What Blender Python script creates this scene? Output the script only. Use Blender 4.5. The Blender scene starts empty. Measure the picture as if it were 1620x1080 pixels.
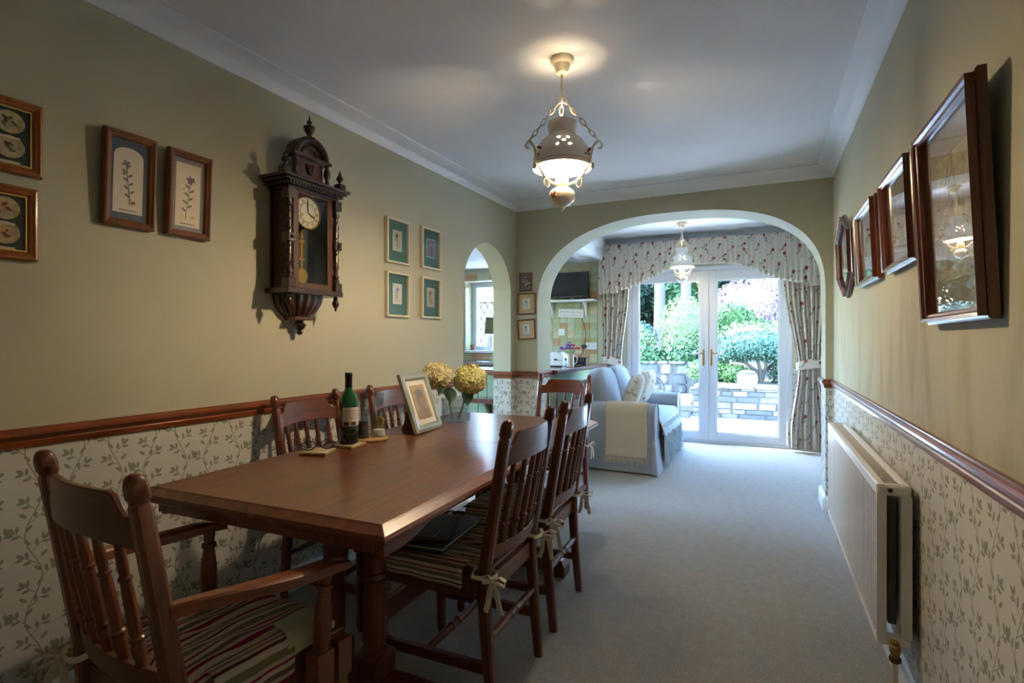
import bpy, bmesh, math, random
from mathutils import Matrix, Vector, Euler
random.seed(7)
PI = math.pi
SC = bpy.context.scene
COL = SC.collection
# ------------------------------------------------------------------ camera
H = 1.19                                   # lens height
F_PX, VP_X, HOR = 850.0, 1208.0, 539.0     # focal length, vanishing point and horizon in a 1620x1080 frame
YAW = math.atan((VP_X - 810) / F_PX)
cam_d = bpy.data.cameras.new('camera'); cam = bpy.data.objects.new('camera', cam_d); COL.objects.link(cam)
cam_d.sensor_width = 36; cam_d.lens = 36 * F_PX / 1620; cam_d.shift_y = (HOR - 540) / 1620
cam_d.clip_start = .02; cam_d.clip_end = 300
cam.location = (0, 0, H); cam.rotation_euler = (PI/2, 0, YAW)
SC.camera = cam
# ------------------------------------------------------------------ world, sun, exposure
w = bpy.data.worlds.new('sky'); SC.world = w; w.use_nodes = True
nt = w.node_tree; nt.nodes.clear()
sky = nt.nodes.new('ShaderNodeTexSky'); sky.sky_type = 'NISHITA'; sky.sun_disc = False
sky.sun_elevation = math.radians(52); sky.sun_rotation = math.radians(-75)
tint = nt.nodes.new('ShaderNodeMix'); tint.data_type = 'RGBA'; tint.blend_type = 'MULTIPLY'; tint.inputs[0].default_value = 1
tint.inputs[7].default_value = (.80, .95, 1.10, 1)          # cool white balance of the photograph
bg = nt.nodes.new('ShaderNodeBackground'); bg.inputs[1].default_value = 1.35
ow = nt.nodes.new('ShaderNodeOutputWorld')
nt.links.new(sky.outputs[0], tint.inputs[6]); nt.links.new(tint.outputs[2], bg.inputs[0]); nt.links.new(bg.outputs[0], ow.inputs[0])
sun_d = bpy.data.lights.new('sun', 'SUN'); sun_d.energy = 5.0; sun_d.color = (.90, .97, 1.0); sun_d.angle = .01
sun = bpy.data.objects.new('sun', sun_d); COL.objects.link(sun)
sun.rotation_euler = Vector((.60, -.16, -.76)).to_track_quat('-Z', 'Y').to_euler()
SC.view_settings.view_transform = 'Standard'; SC.view_settings.look = 'None'
SC.view_settings.gamma = 1; SC.view_settings.use_curve_mapping = False
SC.view_settings.exposure = 2.55
BULB_GLOW = 220.0                          # radiance of the dining pendant bulb
BULB2_GLOW = 45.0                          # and of the smaller one by the doors

# ------------------------------------------------------------------ mesh builder
class MB:
    def __init__(s): s.v=[]; s.f=[]; s.m=[]; s.sm=False; s.uv=None
    def add(s, V, Fs, M=None, mi=0):
        o=len(s.v)
        for p in V:
            p=Vector(p)
            if M is not None: p=M@p
            s.v.append(p[:])
        for f in Fs: s.f.append([i+o for i in f]); s.m.append(mi)
        return s
    def box(s, c, d, M=None, mi=0):
        x,y,z=c; a,b,e=d[0]/2,d[1]/2,d[2]/2
        return s.hexa([(x-a,y-b),(x+a,y-b),(x+a,y+b),(x-a,y+b)], z-e, [(x-a,y-b),(x+a,y-b),(x+a,y+b),(x-a,y+b)], z+e, M, mi)
    def b2(s, lo, hi, M=None, mi=0):
        return s.box([(lo[i]+hi[i])/2 for i in range(3)], [hi[i]-lo[i] for i in range(3)], M, mi)
    def hexa(s, q0, z0, q1, z1, M=None, mi=0):
        V=[(p[0],p[1],z0) for p in q0]+[(p[0],p[1],z1) for p in q1]
        return s.add(V, [(3,2,1,0),(4,5,6,7),(0,1,5,4),(1,2,6,5),(2,3,7,6),(3,0,4,7)], M, mi)
    def loft(s, secs, M=None, mi=0, caps=True, closed=False):
        n=len(secs[0]); V=[p for q in secs for p in q]; Fs=[]
        m=len(secs); R=m if closed else m-1
        for i in range(R):
            a=i*n; b=((i+1)%m)*n
            for j in range(n): k=(j+1)%n; Fs.append((a+j,a+k,b+k,b+j))
        if caps and not closed: Fs.append(tuple(range(n-1,-1,-1))); Fs.append(tuple((m-1)*n+j for j in range(n)))
        return s.add(V,Fs,M,mi)
    def lathe(s, prof, n=20, M=None, mi=0, lobes=0, amp=0, cap=True):
        s.sm=True; secs=[]
        for r,z in prof:
            q=[]
            for j in range(n):
                t=2*PI*j/n; rr=r*(1+amp*math.cos(lobes*t)) if lobes else r
                q.append((rr*math.cos(t), rr*math.sin(t), z))
            secs.append(q)
        return s.loft(secs,M,mi,caps=cap)
    def turned(s, p0, p1, prof, n=12, mi=0):            # prof: (t along, radius)
        p0=Vector(p0); p1=Vector(p1); d=p1-p0; L=d.length
        M=Matrix.Translation(p0)@d.to_track_quat('Z','Y').to_matrix().to_4x4()
        return s.lathe([(r,t*L) for t,r in prof], n, M, mi)
    def tube(s, path, r, n=8, closed=False, flat=1.0, M=None, mi=0, up=(0,0,1)):
        s.sm=True; P=[Vector(p) for p in path]; m=len(P); secs=[]; prev=None
        for i,p in enumerate(P):
            a=P[(i-1)%m] if (closed or i>0) else p; b=P[(i+1)%m] if (closed or i<m-1) else p
            t=(b-a).normalized()
            u=Vector(up) if prev is None else prev
            u=u-t*u.dot(t)
            if u.length<1e-4: u=Vector((1,0,0))-t*t.x
            u.normalize(); prev=u; v=t.cross(u)
            rr=r[i] if isinstance(r,(list,tuple)) else r
            secs.append([p+u*(rr*flat*math.cos(2*PI*j/n))+v*(rr*math.sin(2*PI*j/n)) for j in range(n)])
        return s.loft(secs,M,mi,closed=closed)
    def prism(s, poly, t0, t1, fn, mi=0, M=None):       # poly in 2D, fn(a,b,t)->3D
        n=len(poly); V=[fn(a,b,t0) for a,b in poly]+[fn(a,b,t1) for a,b in poly]
        Fs=[tuple(range(n-1,-1,-1)),tuple(range(n,2*n))]+[(i,(i+1)%n,n+(i+1)%n,n+i) for i in range(n)]
        return s.add(V,Fs,M,mi)
    def grid(s, nu, nv, fn, mi=0, M=None, uv=None, closed_u=False):
        s.sm=True; V=[];U=[]
        for j in range(nv+1):
            for i in range(nu+1):
                V.append(fn(i/nu,j/nv)); 
                if uv: U.append(uv(i/nu,j/nv))
        W=nu+1; Fs=[(j*W+i,j*W+i+1,(j+1)*W+i+1,(j+1)*W+i) for j in range(nv) for i in range(nu)]
        if uv:
            s.uv=(s.uv or [(0,0)]*len(s.v))+U
        elif s.uv is not None: s.uv+= [(0,0)]*len(V)
        return s.add(V,Fs,M,mi)
    def sphere(s, c, r, n=14, m=9, M=None, mi=0):
        rx,ry,rz=(r,r,r) if not isinstance(r,(tuple,list)) else r
        T=Matrix.Translation(c)@Matrix.Diagonal((rx,ry,rz,1))
        if M is not None: T=M@T
        return s.lathe([(max(.01,math.sin(PI*k/m)),-math.cos(PI*k/m)) for k in range(m+1)],n,T,mi)
    def sweep(s, path, prof, closed=False, side=1, fn=None, mi=0):
        # path 2D, prof (offset to the left*side, height)
        m=len(path); P=[Vector(p) for p in path]; secs=[]
        fn=fn or (lambda a,b,t:(a,b,t))
        for i in range(m):
            d0=(P[i]-P[i-1]).normalized() if (closed or i>0) else None
            d1=(P[(i+1)%m]-P[i]).normalized() if (closed or i<m-1) else None
            d0=d0 if d0 is not None else d1; d1=d1 if d1 is not None else d0
            n0=Vector((-d0.y,d0.x)); n1=Vector((-d1.y,d1.x)); b=(n0+n1)
            b=b/max(.2,(1+n0.dot(n1)))
            secs.append([fn(P[i].x+b.x*o*side,P[i].y+b.y*o*side,z) for o,z in prof])
        return s.loft(secs,None,mi,closed=closed)
    def build(s, name, mat, parent=None, bevel=0, loc=None, rot=None, smooth=None, mods=None, solid=0):
        me=bpy.data.meshes.new(name); me.from_pydata(s.v,[],s.f)
        mats=mat if isinstance(mat,(list,tuple)) else [mat]
        for m in mats: me.materials.append(m)
        if len(mats)>1: me.polygons.foreach_set('material_index', s.m)
        if s.uv is not None:
            U=s.uv+[(0,0)]*(len(s.v)-len(s.uv))
            l=me.uv_layers.new(name='UVMap')
            for lp in me.loops: l.data[lp.index].uv=U[lp.vertex_index]
        me.update()
        bm=bmesh.new(); bm.from_mesh(me); bmesh.ops.recalc_face_normals(bm,faces=bm.faces); bm.to_mesh(me); bm.free()
        if s.sm if smooth is None else smooth:
            me.polygons.foreach_set('use_smooth',[True]*len(me.polygons)); me.set_sharp_from_angle(angle=math.radians(42))
        o=bpy.data.objects.new(name,me); COL.objects.link(o)
        if parent is not None: o.parent=parent
        if loc: o.location=loc
        if rot: o.rotation_euler=rot
        if bevel:
            b=o.modifiers.new('bevel','BEVEL'); b.width=bevel; b.segments=2; b.limit_method='ANGLE'; b.harden_normals=False
        if solid:
            b=o.modifiers.new('solid','SOLIDIFY'); b.thickness=solid; b.offset=0
        return o
def tag(o,label=None,cat=None,group=None,kind=None):
    if label: o['label']=label
    if cat: o['category']=cat
    if group: o['group']=group
    if kind: o['kind']=kind
    return o
def thing(name,label,cat,loc=(0,0,0),rz=0,group=None,rx=0,ry=0):
    o=bpy.data.objects.new(name,None); o.empty_display_size=.05; COL.objects.link(o)
    o.location=loc; o.rotation_euler=(rx,ry,rz); return tag(o,label,cat,group)
def struct(mb,name,mat,parent=None,**k):
    o=mb.build(name,mat,parent,**k)
    if parent is None: o['kind']='structure'
    return o
def copy_tree(o,parent=None):
    c=o.copy(); COL.objects.link(c); c.parent=parent
    for ch in list(o.children): copy_tree(ch,c)
    return c
def lerp(a,b,t): return a+(b-a)*t
def smooth01(t): t=max(0,min(1,t)); return t*t*(3-2*t)
# pixel helpers (a pixel gives a direction; the distance comes from the plane named)
_s,_c=math.sin(YAW),math.cos(YAW)
def ray(u,v): a=(u-810)/F_PX; return Vector((-_s+a*_c,_c+a*_s,(HOR-v)/F_PX))
def on_y(u,v,y): r=ray(u,v); k=y/r.y; return Vector((r.x*k,y,H+r.z*k))
def on_z(u,v,z): r=ray(u,v); k=(z-H)/r.z; return Vector((r.x*k,r.y*k,z))
LW_M,LW_A=.022,0.0                            # the left wall runs very slightly out of parallel
def lwx(y,off=0): return -1.99+LW_M*(y-4.33)+off

# ------------------------------------------------------------------ materials
def nmat(name):
    m=bpy.data.materials.new(name); m.use_nodes=True; t=m.node_tree
    return m,t,t.nodes['Principled BSDF']
def lin(c):                                   # sRGB 0-255 -> linear
    r=[]
    for x in c: x/=255; r.append(x/12.92 if x<=.04045 else ((x+.055)/1.055)**2.4)
    return tuple(r)+(1,)
def N(t,k,**kw):
    n=t.nodes.new(k)
    for a,b in kw.items(): setattr(n,a,b)
    return n
def pm(name,col,rough=.5,metal=0,noise=0,nscale=20,bump=0,bscale=60,spec=.5,trans=0,coat=0,stretch=(1,1,1),sheen=0,alpha=1):
    m,t,b=nmat(name); c=lin(col) if max(col)>1.01 else tuple(col)+(1,)
    b.inputs['Base Color'].default_value=c; b.inputs['Roughness'].default_value=rough; b.inputs['Metallic'].default_value=metal
    b.inputs['Specular IOR Level'].default_value=spec; b.inputs['Transmission Weight'].default_value=trans; b.inputs['Coat Weight'].default_value=coat
    if sheen: b.inputs['Sheen Weight'].default_value=sheen
    if noise or bump:
        tc=N(t,'ShaderNodeTexCoord'); mp=N(t,'ShaderNodeMapping'); mp.inputs['Scale'].default_value=stretch
        t.links.new(tc.outputs['Object'],mp.inputs[0])
    if noise:
        nz=N(t,'ShaderNodeTexNoise'); nz.inputs['Scale'].default_value=nscale; nz.inputs['Detail'].default_value=4
        t.links.new(mp.outputs[0],nz.inputs['Vector'])
        mr=N(t,'ShaderNodeMapRange'); mr.inputs[1].default_value=.3; mr.inputs[2].default_value=.7; mr.inputs[3].default_value=1-noise; mr.inputs[4].default_value=1+noise
        t.links.new(nz.outputs[0],mr.inputs[0])
        mx=N(t,'ShaderNodeMix',data_type='RGBA',blend_type='MULTIPLY'); mx.inputs[0].default_value=1; mx.inputs[6].default_value=c
        t.links.new(mr.outputs[0],mx.inputs[7]); t.links.new(mx.outputs[2],b.inputs['Base Color'])
    if bump:
        nb=N(t,'ShaderNodeTexNoise'); nb.inputs['Scale'].default_value=bscale; nb.inputs['Detail'].default_value=3
        t.links.new(mp.outputs[0],nb.inputs['Vector'])
        bp=N(t,'ShaderNodeBump'); bp.inputs['Strength'].default_value=bump; bp.inputs['Distance'].default_value=.004
        t.links.new(nb.outputs[0],bp.inputs['Height']); t.links.new(bp.outputs[0],b.inputs['Normal'])
    return m
def wood(name,dark,light,axis=2,rough=.34,scale=9,coat=.25,grain=14):
    m,t,b=nmat(name); tc=N(t,'ShaderNodeTexCoord'); mp=N(t,'ShaderNodeMapping')
    sc=[grain]*3; sc[axis]=1.0; mp.inputs['Scale'].default_value=sc; t.links.new(tc.outputs['Object'],mp.inputs[0])
    nz=N(t,'ShaderNodeTexNoise'); nz.inputs['Scale'].default_value=scale*.35; nz.inputs['Detail'].default_value=6; nz.inputs['Distortion'].default_value=1.2
    t.links.new(mp.outputs[0],nz.inputs['Vector'])
    cr=N(t,'ShaderNodeValToRGB'); cr.color_ramp.elements[0].position=.28; cr.color_ramp.elements[1].position=.75
    cr.color_ramp.elements[0].color=lin(dark); cr.color_ramp.elements[1].color=lin(light)
    t.links.new(nz.outputs[0],cr.inputs[0]); t.links.new(cr.outputs[0],b.inputs['Base Color'])
    b.inputs['Roughness'].default_value=rough; b.inputs['Coat Weight'].default_value=coat; b.inputs['Coat Roughness'].default_value=.2
    return m
def glassy(name,tint=(1,1,1),rough=.0,ior=1.45,dens=0):
    m,t,b=nmat(name); t.nodes.remove(b); out=t.nodes['Material Output']
    tr=N(t,'ShaderNodeBsdfTransparent'); tr.inputs[0].default_value=tuple(tint)+(1,)
    gl=N(t,'ShaderNodeBsdfGlossy'); gl.inputs['Roughness'].default_value=rough
    lw_=N(t,'ShaderNodeLayerWeight'); lw_.inputs[0].default_value=.5; f0=((ior-1)/(ior+1))**2
    p5=math_(t,'POWER',lw_.outputs['Facing'],5.0); fr=math_(t,'ADD',math_(t,'MULTIPLY',p5,1-f0),f0)   # Schlick, the same from both sides
    mx=N(t,'ShaderNodeMixShader'); t.links.new(fr,mx.inputs[0]); t.links.new(tr.outputs[0],mx.inputs[1]); t.links.new(gl.outputs[0],mx.inputs[2])
    t.links.new(mx.outputs[0],out.inputs[0]); return m
def math_(t,op,a,b=None,c=None):
    n=N(t,'ShaderNodeMath',operation=op)
    for i,x in enumerate((a,b,c)):
        if x is None: continue
        if isinstance(x,(int,float)): n.inputs[i].default_value=x
        else: t.links.new(x,n.inputs[i])
    return n.outputs[0]
def print_mask(t,uo,vo,W,T,shapes,half=True,soft=False):
    """ellipses (x,y,rx,ry,angle) repeated on a W x T half-drop tile -> 0/1 socket"""
    iu=math_(t,'FLOOR',math_(t,'DIVIDE',uo,W)); fu=math_(t,'SUBTRACT',uo,math_(t,'MULTIPLY',iu,W))
    v2=math_(t,'ADD',vo,math_(t,'MULTIPLY',iu,T*.5 if half else 0.0))
    fv=math_(t,'SUBTRACT',v2,math_(t,'MULTIPLY',math_(t,'FLOOR',math_(t,'DIVIDE',v2,T)),T))
    cb=N(t,'ShaderNodeCombineXYZ'); t.links.new(fu,cb.inputs[0]); t.links.new(fv,cb.inputs[1])
    full=[]
    for (x,y,rx,ry,a) in shapes:
        r=max(rx,ry)
        for i in (-1,0,1):
            for j in (-2,-1,0,1,2):
                X=x+i*W; Y=y+j*T-(i*T*.5 if half else 0)
                if -r<X<W+r and -r<Y<T+r: full.append((X,Y,rx,ry,a))
    acc=None
    for (x,y,rx,ry,a) in full:
        mp=N(t,'ShaderNodeMapping',vector_type='TEXTURE'); mp.inputs[1].default_value=(x,y,0); mp.inputs[2].default_value=(0,0,a); mp.inputs[3].default_value=(rx,ry,1)
        t.links.new(cb.outputs[0],mp.inputs[0])
        ln=N(t,'ShaderNodeVectorMath',operation='LENGTH'); t.links.new(mp.outputs[0],ln.inputs[0])
        acc=ln.outputs['Value'] if acc is None else math_(t,'MINIMUM',acc,ln.outputs['Value'])
    return math_(t,'LESS_THAN',acc,1.0), (fu,fv)
def mixc(t,fac,a,b):
    mx=N(t,'ShaderNodeMix',data_type='RGBA'); 
    if isinstance(fac,(int,float)): mx.inputs[0].default_value=fac
    else: t.links.new(fac,mx.inputs[0])
    for i,x in ((6,a),(7,b)):
        if isinstance(x,tuple): mx.inputs[i].default_value=x
        else: t.links.new(x,mx.inputs[i])
    return mx.outputs[2]
# wall: sage paint above the dado, leaf-and-stem paper below it
def wall_mat(name,stain=0.0,paint=(184,180,156)):
    m,t,b=nmat(name); g=N(t,'ShaderNodeNewGeometry'); sp=N(t,'ShaderNodeSeparateXYZ'); t.links.new(g.outputs['Position'],sp.inputs[0])
    u=math_(t,'ADD',math_(t,'ADD',sp.outputs[0],sp.outputs[1]),20.0); z=sp.outputs[2]
    R=random.Random(4); W,T=.118,.26; sh=[]
    for k in range(6):
        y=k*T/6+.012; x=W/2+.022*math.sin(2*PI*y/T); sd=1 if k%2 else -1; a=PI/2-sd*(.75+.2*R.random())
        L=.040+.016*R.random()
        sh.append((x+math.cos(a)*L*.5,y+math.sin(a)*L*.5,L*.5,.0013,a))
        ex,ey=x+math.cos(a)*L,y+math.sin(a)*L
        sh.append((ex+math.cos(a)*.009,ey+math.sin(a)*.009,.0115,.0056,a))
        for q,s2 in ((.45,1),(.75,-1),(.92,1)):
            aa=a+s2*.85; px,py=x+math.cos(a)*L*q,y+math.sin(a)*L*q
            sh.append((px+math.cos(aa)*.013,py+math.sin(aa)*.013,.0105,.0046,aa))
        aa=PI/2+sd*(.6+.3*R.random()); sh.append((x+math.cos(aa)*.016,y+.02+math.sin(aa)*.016,.012,.005,aa))
    msk,(fu,fv)=print_mask(t,u,z,W,T,sh)
    stem=math_(t,'LESS_THAN',math_(t,'ABSOLUTE',math_(t,'SUBTRACT',fu,math_(t,'ADD',math_(t,'MULTIPLY',math_(t,'SINE',math_(t,'MULTIPLY',fv,2*PI/T)),.022),W/2))),.0018)
    leaf=math_(t,'MAXIMUM',msk,stem)
    paper=mixc(t,leaf,lin((204,200,192)),lin((140,142,122)))
    nz=N(t,'ShaderNodeTexNoise'); nz.inputs['Scale'].default_value=2.2; nz.inputs['Detail'].default_value=5
    t.links.new(g.outputs['Position'],nz.inputs['Vector'])
    mr=N(t,'ShaderNodeMapRange'); mr.inputs[3].default_value=.93; mr.inputs[4].default_value=1.07; t.links.new(nz.outputs[0],mr.inputs[0])
    pn=N(t,'ShaderNodeMix',data_type='RGBA',blend_type='MULTIPLY'); pn.inputs[0].default_value=1; pn.inputs[6].default_value=lin(paint); t.links.new(mr.outputs[0],pn.inputs[7])
    pc=pn.outputs[2]
    if stain:
        mp=N(t,'ShaderNodeMapping'); mp.inputs['Scale'].default_value=(1,3.2,.9); t.links.new(g.outputs['Position'],mp.inputs[0])
        n2=N(t,'ShaderNodeTexNoise'); n2.inputs['Scale'].default_value=2.0; n2.inputs['Detail'].default_value=7; n2.inputs['Distortion'].default_value=1.0; t.links.new(mp.outputs[0],n2.inputs['Vector'])
        r2=N(t,'ShaderNodeMapRange'); r2.inputs[1].default_value=.48; r2.inputs[2].default_value=.74; r2.inputs[4].default_value=stain; t.links.new(n2.outputs[0],r2.inputs[0])
        zm=N(t,'ShaderNodeMapRange'); zm.inputs[1].default_value=1.62; zm.inputs[2].default_value=1.12; t.links.new(z,zm.inputs[0])
        pc=mixc(t,math_(t,'MULTIPLY',r2.outputs[0],zm.outputs[0]),pc,lin((140,118,76)))
    up=math_(t,'GREATER_THAN',z,.89)
    t.links.new(mixc(t,up,paper,pc),b.inputs['Base Color']); b.inputs['Roughness'].default_value=.75; b.inputs['Specular IOR Level'].default_value=.3
    return m
def fabric_floral(name):
    m,t,b=nmat(name); tc=N(t,'ShaderNodeTexCoord'); sp=N(t,'ShaderNodeSeparateXYZ'); t.links.new(tc.outputs['UV'],sp.inputs[0])
    u=math_(t,'ADD',sp.outputs[0],5.0); v=math_(t,'ADD',sp.outputs[1],5.0); W,T=.29,.40
    R=random.Random(11); red=[];pink=[];grn=[]
    for (x,y,a) in ((.05,.06,1.35),(.20,.19,2.1),(.09,.29,.8),(.22,.02,1.0)):
        L=.10
        grn.append((x+math.cos(a)*L*.5,y+math.sin(a)*L*.5,L*.55,.0030,a))
        for q,s2 in ((.2,1),(.4,-1),(.6,1)):
            aa=a+s2*.8; grn.append((x+math.cos(a)*L*q+math.cos(aa)*.013,y+math.sin(a)*L*q+math.sin(aa)*.013,.016,.0048,aa))
        for q in range(5):
            aa=q*2*PI/5+.3; red.append((x+math.cos(a)*L+math.cos(aa)*.012,y+math.sin(a)*L+math.sin(aa)*.012,.0115,.0075,aa))
        pink.append((x-.02,y+.02,.011,.008,.4)); pink.append((x+.045,y-.008,.009,.007,1.4))
    c=lin((214,206,192))
    for sh,col in ((grn,(124,126,98)),(pink,(190,122,124)),(red,(152,58,66))):
        k,_=print_mask(t,u,v,W,T,sh); c=mixc(t,k,c,lin(col))
    t.links.new(c,b.inputs['Base Color']); b.inputs['Roughness'].default_value=.9; b.inputs['Specular IOR Level'].default_value=.1
    # cloth lets a little daylight through
    tl=N(t,'ShaderNodeBsdfTranslucent'); t.links.new(c,tl.inputs[0]); mx=N(t,'ShaderNodeMixShader'); mx.inputs[0].default_value=.22
    out=t.nodes['Material Output']; t.links.new(b.outputs[0],mx.inputs[1]); t.links.new(tl.outputs[0],mx.inputs[2]); t.links.new(mx.outputs[0],out.inputs[0])
    return m
def stripes(name):
    m,t,b=nmat(name); tc=N(t,'ShaderNodeTexCoord'); sp=N(t,'ShaderNodeSeparateXYZ'); t.links.new(tc.outputs['UV'],sp.inputs[0])
    f=math_(t,'FRACT',math_(t,'MULTIPLY',math_(t,'ADD',sp.outputs[0],3.0),1/.16))
    cr=N(t,'ShaderNodeValToRGB'); r=cr.color_ramp; r.interpolation='CONSTANT'
    cols=[(0,(196,188,166)),(.10,(128,34,72)),(.19,(188,176,158)),(.25,(112,96,92)),(.33,(200,192,170)),(.40,(150,52,92)),(.44,(190,180,160)),(.50,(126,124,96)),(.60,(204,198,180)),(.68,(96,44,58)),(.72,(190,176,160)),(.78,(140,116,108)),(.84,(200,190,170)),(.90,(132,38,80)),(.95,(178,168,140))]
    while len(r.elements)<len(cols): r.elements.new(.5)
    for e,(p,c) in zip(r.elements,cols): e.position=p; e.color=lin(c)
    t.links.new(f,cr.inputs[0]); t.links.new(cr.outputs[0],b.inputs['Base Color']); b.inputs['Roughness'].default_value=.9; b.inputs['Specular IOR Level'].default_value=.1
    return m
def emis(name,col,s):
    m,t,b=nmat(name); b.inputs['Base Color'].default_value=tuple(col)+(1,); b.inputs['Emission Color'].default_value=tuple(col)+(1,); b.inputs['Emission Strength'].default_value=s; return m
def soft_print(name,base,blobs):
    """blurred photograph: soft ellipses in object space x,z (x,z,rx,rz,color,strength)"""
    m,t,b=nmat(name); tc=N(t,'ShaderNodeTexCoord'); c=lin(base)
    for (x,z,rx,rz,col,s) in blobs:
        mp=N(t,'ShaderNodeMapping',vector_type='TEXTURE'); mp.inputs[1].default_value=(x,0,z); mp.inputs[3].default_value=(rx,1000,rz); t.links.new(tc.outputs['Object'],mp.inputs[0])
        ln=N(t,'ShaderNodeVectorMath',operation='LENGTH'); t.links.new(mp.outputs[0],ln.inputs[0])
        mr=N(t,'ShaderNodeMapRange',interpolation_type='SMOOTHSTEP'); mr.inputs[1].default_value=1.25; mr.inputs[2].default_value=.55; mr.inputs[4].default_value=s
        t.links.new(ln.outputs['Value'],mr.inputs[0]); c=mixc(t,mr.outputs[0],c,lin(col))
    t.links.new(c,b.inputs['Base Color']); b.inputs['Roughness'].default_value=.6; return m

M={}
M['wall']=wall_mat('sage_wall'); M['wall_r']=wall_mat('sage_wall_stained',.55)
M['ceil']=pm('ceiling_white',(222,222,222),.8,noise=.03,nscale=3,bump=.25,bscale=40)
M['white']=pm('gloss_white',(228,230,230),.35); M['coving']=pm('coving_white',(226,228,230),.6)
M['carpet']=pm('carpet',(158,154,146),.95,noise=.07,nscale=24,bump=1.0,bscale=260,spec=.1,sheen=.2)
def carpet_fix():
    t=M['carpet'].node_tree; b=t.nodes['Principled BSDF']
    tc=N(t,'ShaderNodeTexCoord'); nz=N(t,'ShaderNodeTexNoise'); nz.inputs['Scale'].default_value=170; nz.inputs['Detail'].default_value=2; t.links.new(tc.outputs['Object'],nz.inputs['Vector'])
    mr=N(t,'ShaderNodeMapRange'); mr.inputs[1].default_value=.3; mr.inputs[2].default_value=.7; mr.inputs[3].default_value=.72; mr.inputs[4].default_value=1.2; t.links.new(nz.outputs[0],mr.inputs[0])
    old=b.inputs['Base Color'].links[0].from_socket
    mx=N(t,'ShaderNodeMix',data_type='RGBA',blend_type='MULTIPLY'); mx.inputs[0].default_value=1; t.links.new(old,mx.inputs[6]); t.links.new(mr.outputs[0],mx.inputs[7]); t.links.new(mx.outputs[2],b.inputs['Base Color'])
carpet_fix()
M['dado']=wood('dado_wood',(96,44,18),(150,76,32),1,.28,7,.4)
M['table']=wood('table_wood',(88,42,26),(132,72,44),1,.36,7,.35)
M['tablez']=wood('table_wood_legs',(84,40,26),(120,62,38),2,.34,7,.4)
M['chair']=wood('chair_wood',(78,38,24),(118,60,36),2,.32,8,.4)
M['chairx']=wood('chair_wood_rails',(82,40,26),(122,64,40),0,.32,8,.4)
M['carver']=wood('carver_wood',(84,44,26),(130,72,38),2,.36,8,.35)
M['carverx']=wood('carver_wood_rails',(84,46,30),(112,64,42),0,.36,8,.35)
M['carvery']=wood('carver_wood_arms',(96,48,24),(150,82,40),1,.34,8,.35)
M['clock']=wood('clock_wood',(32,17,12),(62,34,22),2,.32,8,.4)
M['clock_lt']=wood('clock_wood_light',(62,34,20),(98,58,34),2,.32,8,.4)
M['frame_gold']=wood('frame_gilt_brown',(120,66,22),(168,98,40),2,.35,8,.3)
M['frame_brown']=wood('frame_brown',(98,56,32),(136,82,48),2,.4,8,.2)
M['frame_red']=wood('frame_mahogany',(70,26,18),(104,44,28),2,.25,8,.5)
M['cream']=pm('cream_paint',(206,196,168),.5); M['cream_metal']=pm('cream_metal',(226,214,186),.35)
M['teal']=pm('teal_mat',(62,104,100),.8); M['dkgreen']=pm('dark_green_mat',(30,46,38),.8)
M['bluemat']=pm('blue_mat',(48,66,98),.8,noise=.25,nscale=60); M['greymat']=pm('grey_mat',(120,116,124),.8)
M['paper']=pm('print_paper',(206,196,180),.8); M['paper_w']=pm('print_paper_white',(222,220,214),.8)
M['ink_g']=pm('ink_green',(92,104,72),.8); M['ink_r']=pm('ink_red',(130,52,52),.8); M['ink_p']=pm('ink_purple',(110,70,96),.8); M['ink_y']=pm('ink_yellow',(200,160,80),.8); M['ink_k']=pm('ink_dark',(64,60,62),.8); M['ink_b']=pm('ink_lilac',(128,126,160),.8)
M['beigemat']=pm('beige_mat',(196,166,116),.8); M['engrave']=pm('engraving_paper',(176,160,122),.8,noise=.35,nscale=40); M['silvermat']=pm('mottled_mat',(150,136,116),.7,noise=.2,nscale=18)
M['gilt']=pm('gilt',(196,164,100),.4,.6)
M['pane']=glassy('picture_glass',(1,1,1),.0,1.5); M['pane_matt']=glassy('non_reflective_glass',(1,1,1),.45,1.3); M['doorglass']=glassy('door_glass',(.97,.99,.98),0,1.25)
M['glass']=glassy('clear_glass',(.88,.91,.91),.02,1.75)
M['brass']=pm('brass',(190,150,80),.3,1); M['dial']=pm('dial_enamel',(214,206,178),.4); M['black']=pm('black',(14,14,15),.45); M['iron']=pm('iron_black',(24,28,34),.5)
M['dark_in']=pm('clock_inside',(38,44,52),.5)
M['rad']=pm('radiator_enamel',(232,230,224),.35); M['copper']=pm('painted_pipe',(216,206,184),.5); M['valve']=pm('valve_brass',(146,112,62),.5,.4)
M['upvc']=pm('upvc_white',(200,204,208),.3)
M['floral']=fabric_floral('floral_cloth'); M['stripes']=stripes('striped_cloth'); M['tie']=pm('cream_cotton',(222,216,196),.9,spec=.1)
M['sofa']=pm('sofa_blue',(156,166,178),.95,spec=.1,bump=.3,bscale=300,sheen=.2); M['throw']=pm('cream_throw',(196,186,166),.95,bump=.6,bscale=240,spec=.1)
M['throwb']=pm('pale_blue_throw',(178,192,200),.95,bump=.6,bscale=120,spec=.1)
M['counter']=wood('worktop',(72,36,28),(112,60,44),1,.22,6,.6); M['sage_unit']=pm('sage_unit',(132,150,112),.6)
M['grout']=pm('grout',(176,170,150),.9)
M['tile0']=pm('tile_green',(164,168,122),.3,noise=.15,nscale=14); M['tile1']=pm('tile_terracotta',(178,138,98),.3,noise=.15,nscale=14); M['tile2']=pm('tile_sage',(174,182,150),.3,noise=.12,nscale=14); M['tile3']=pm('tile_sand',(196,182,140),.3,noise=.12,nscale=14)
M['screen']=pm('tv_screen',(16,18,22),.12); M['shade_c']=pm('ceramic_white',(240,236,228),.25,coat=.3)
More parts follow.
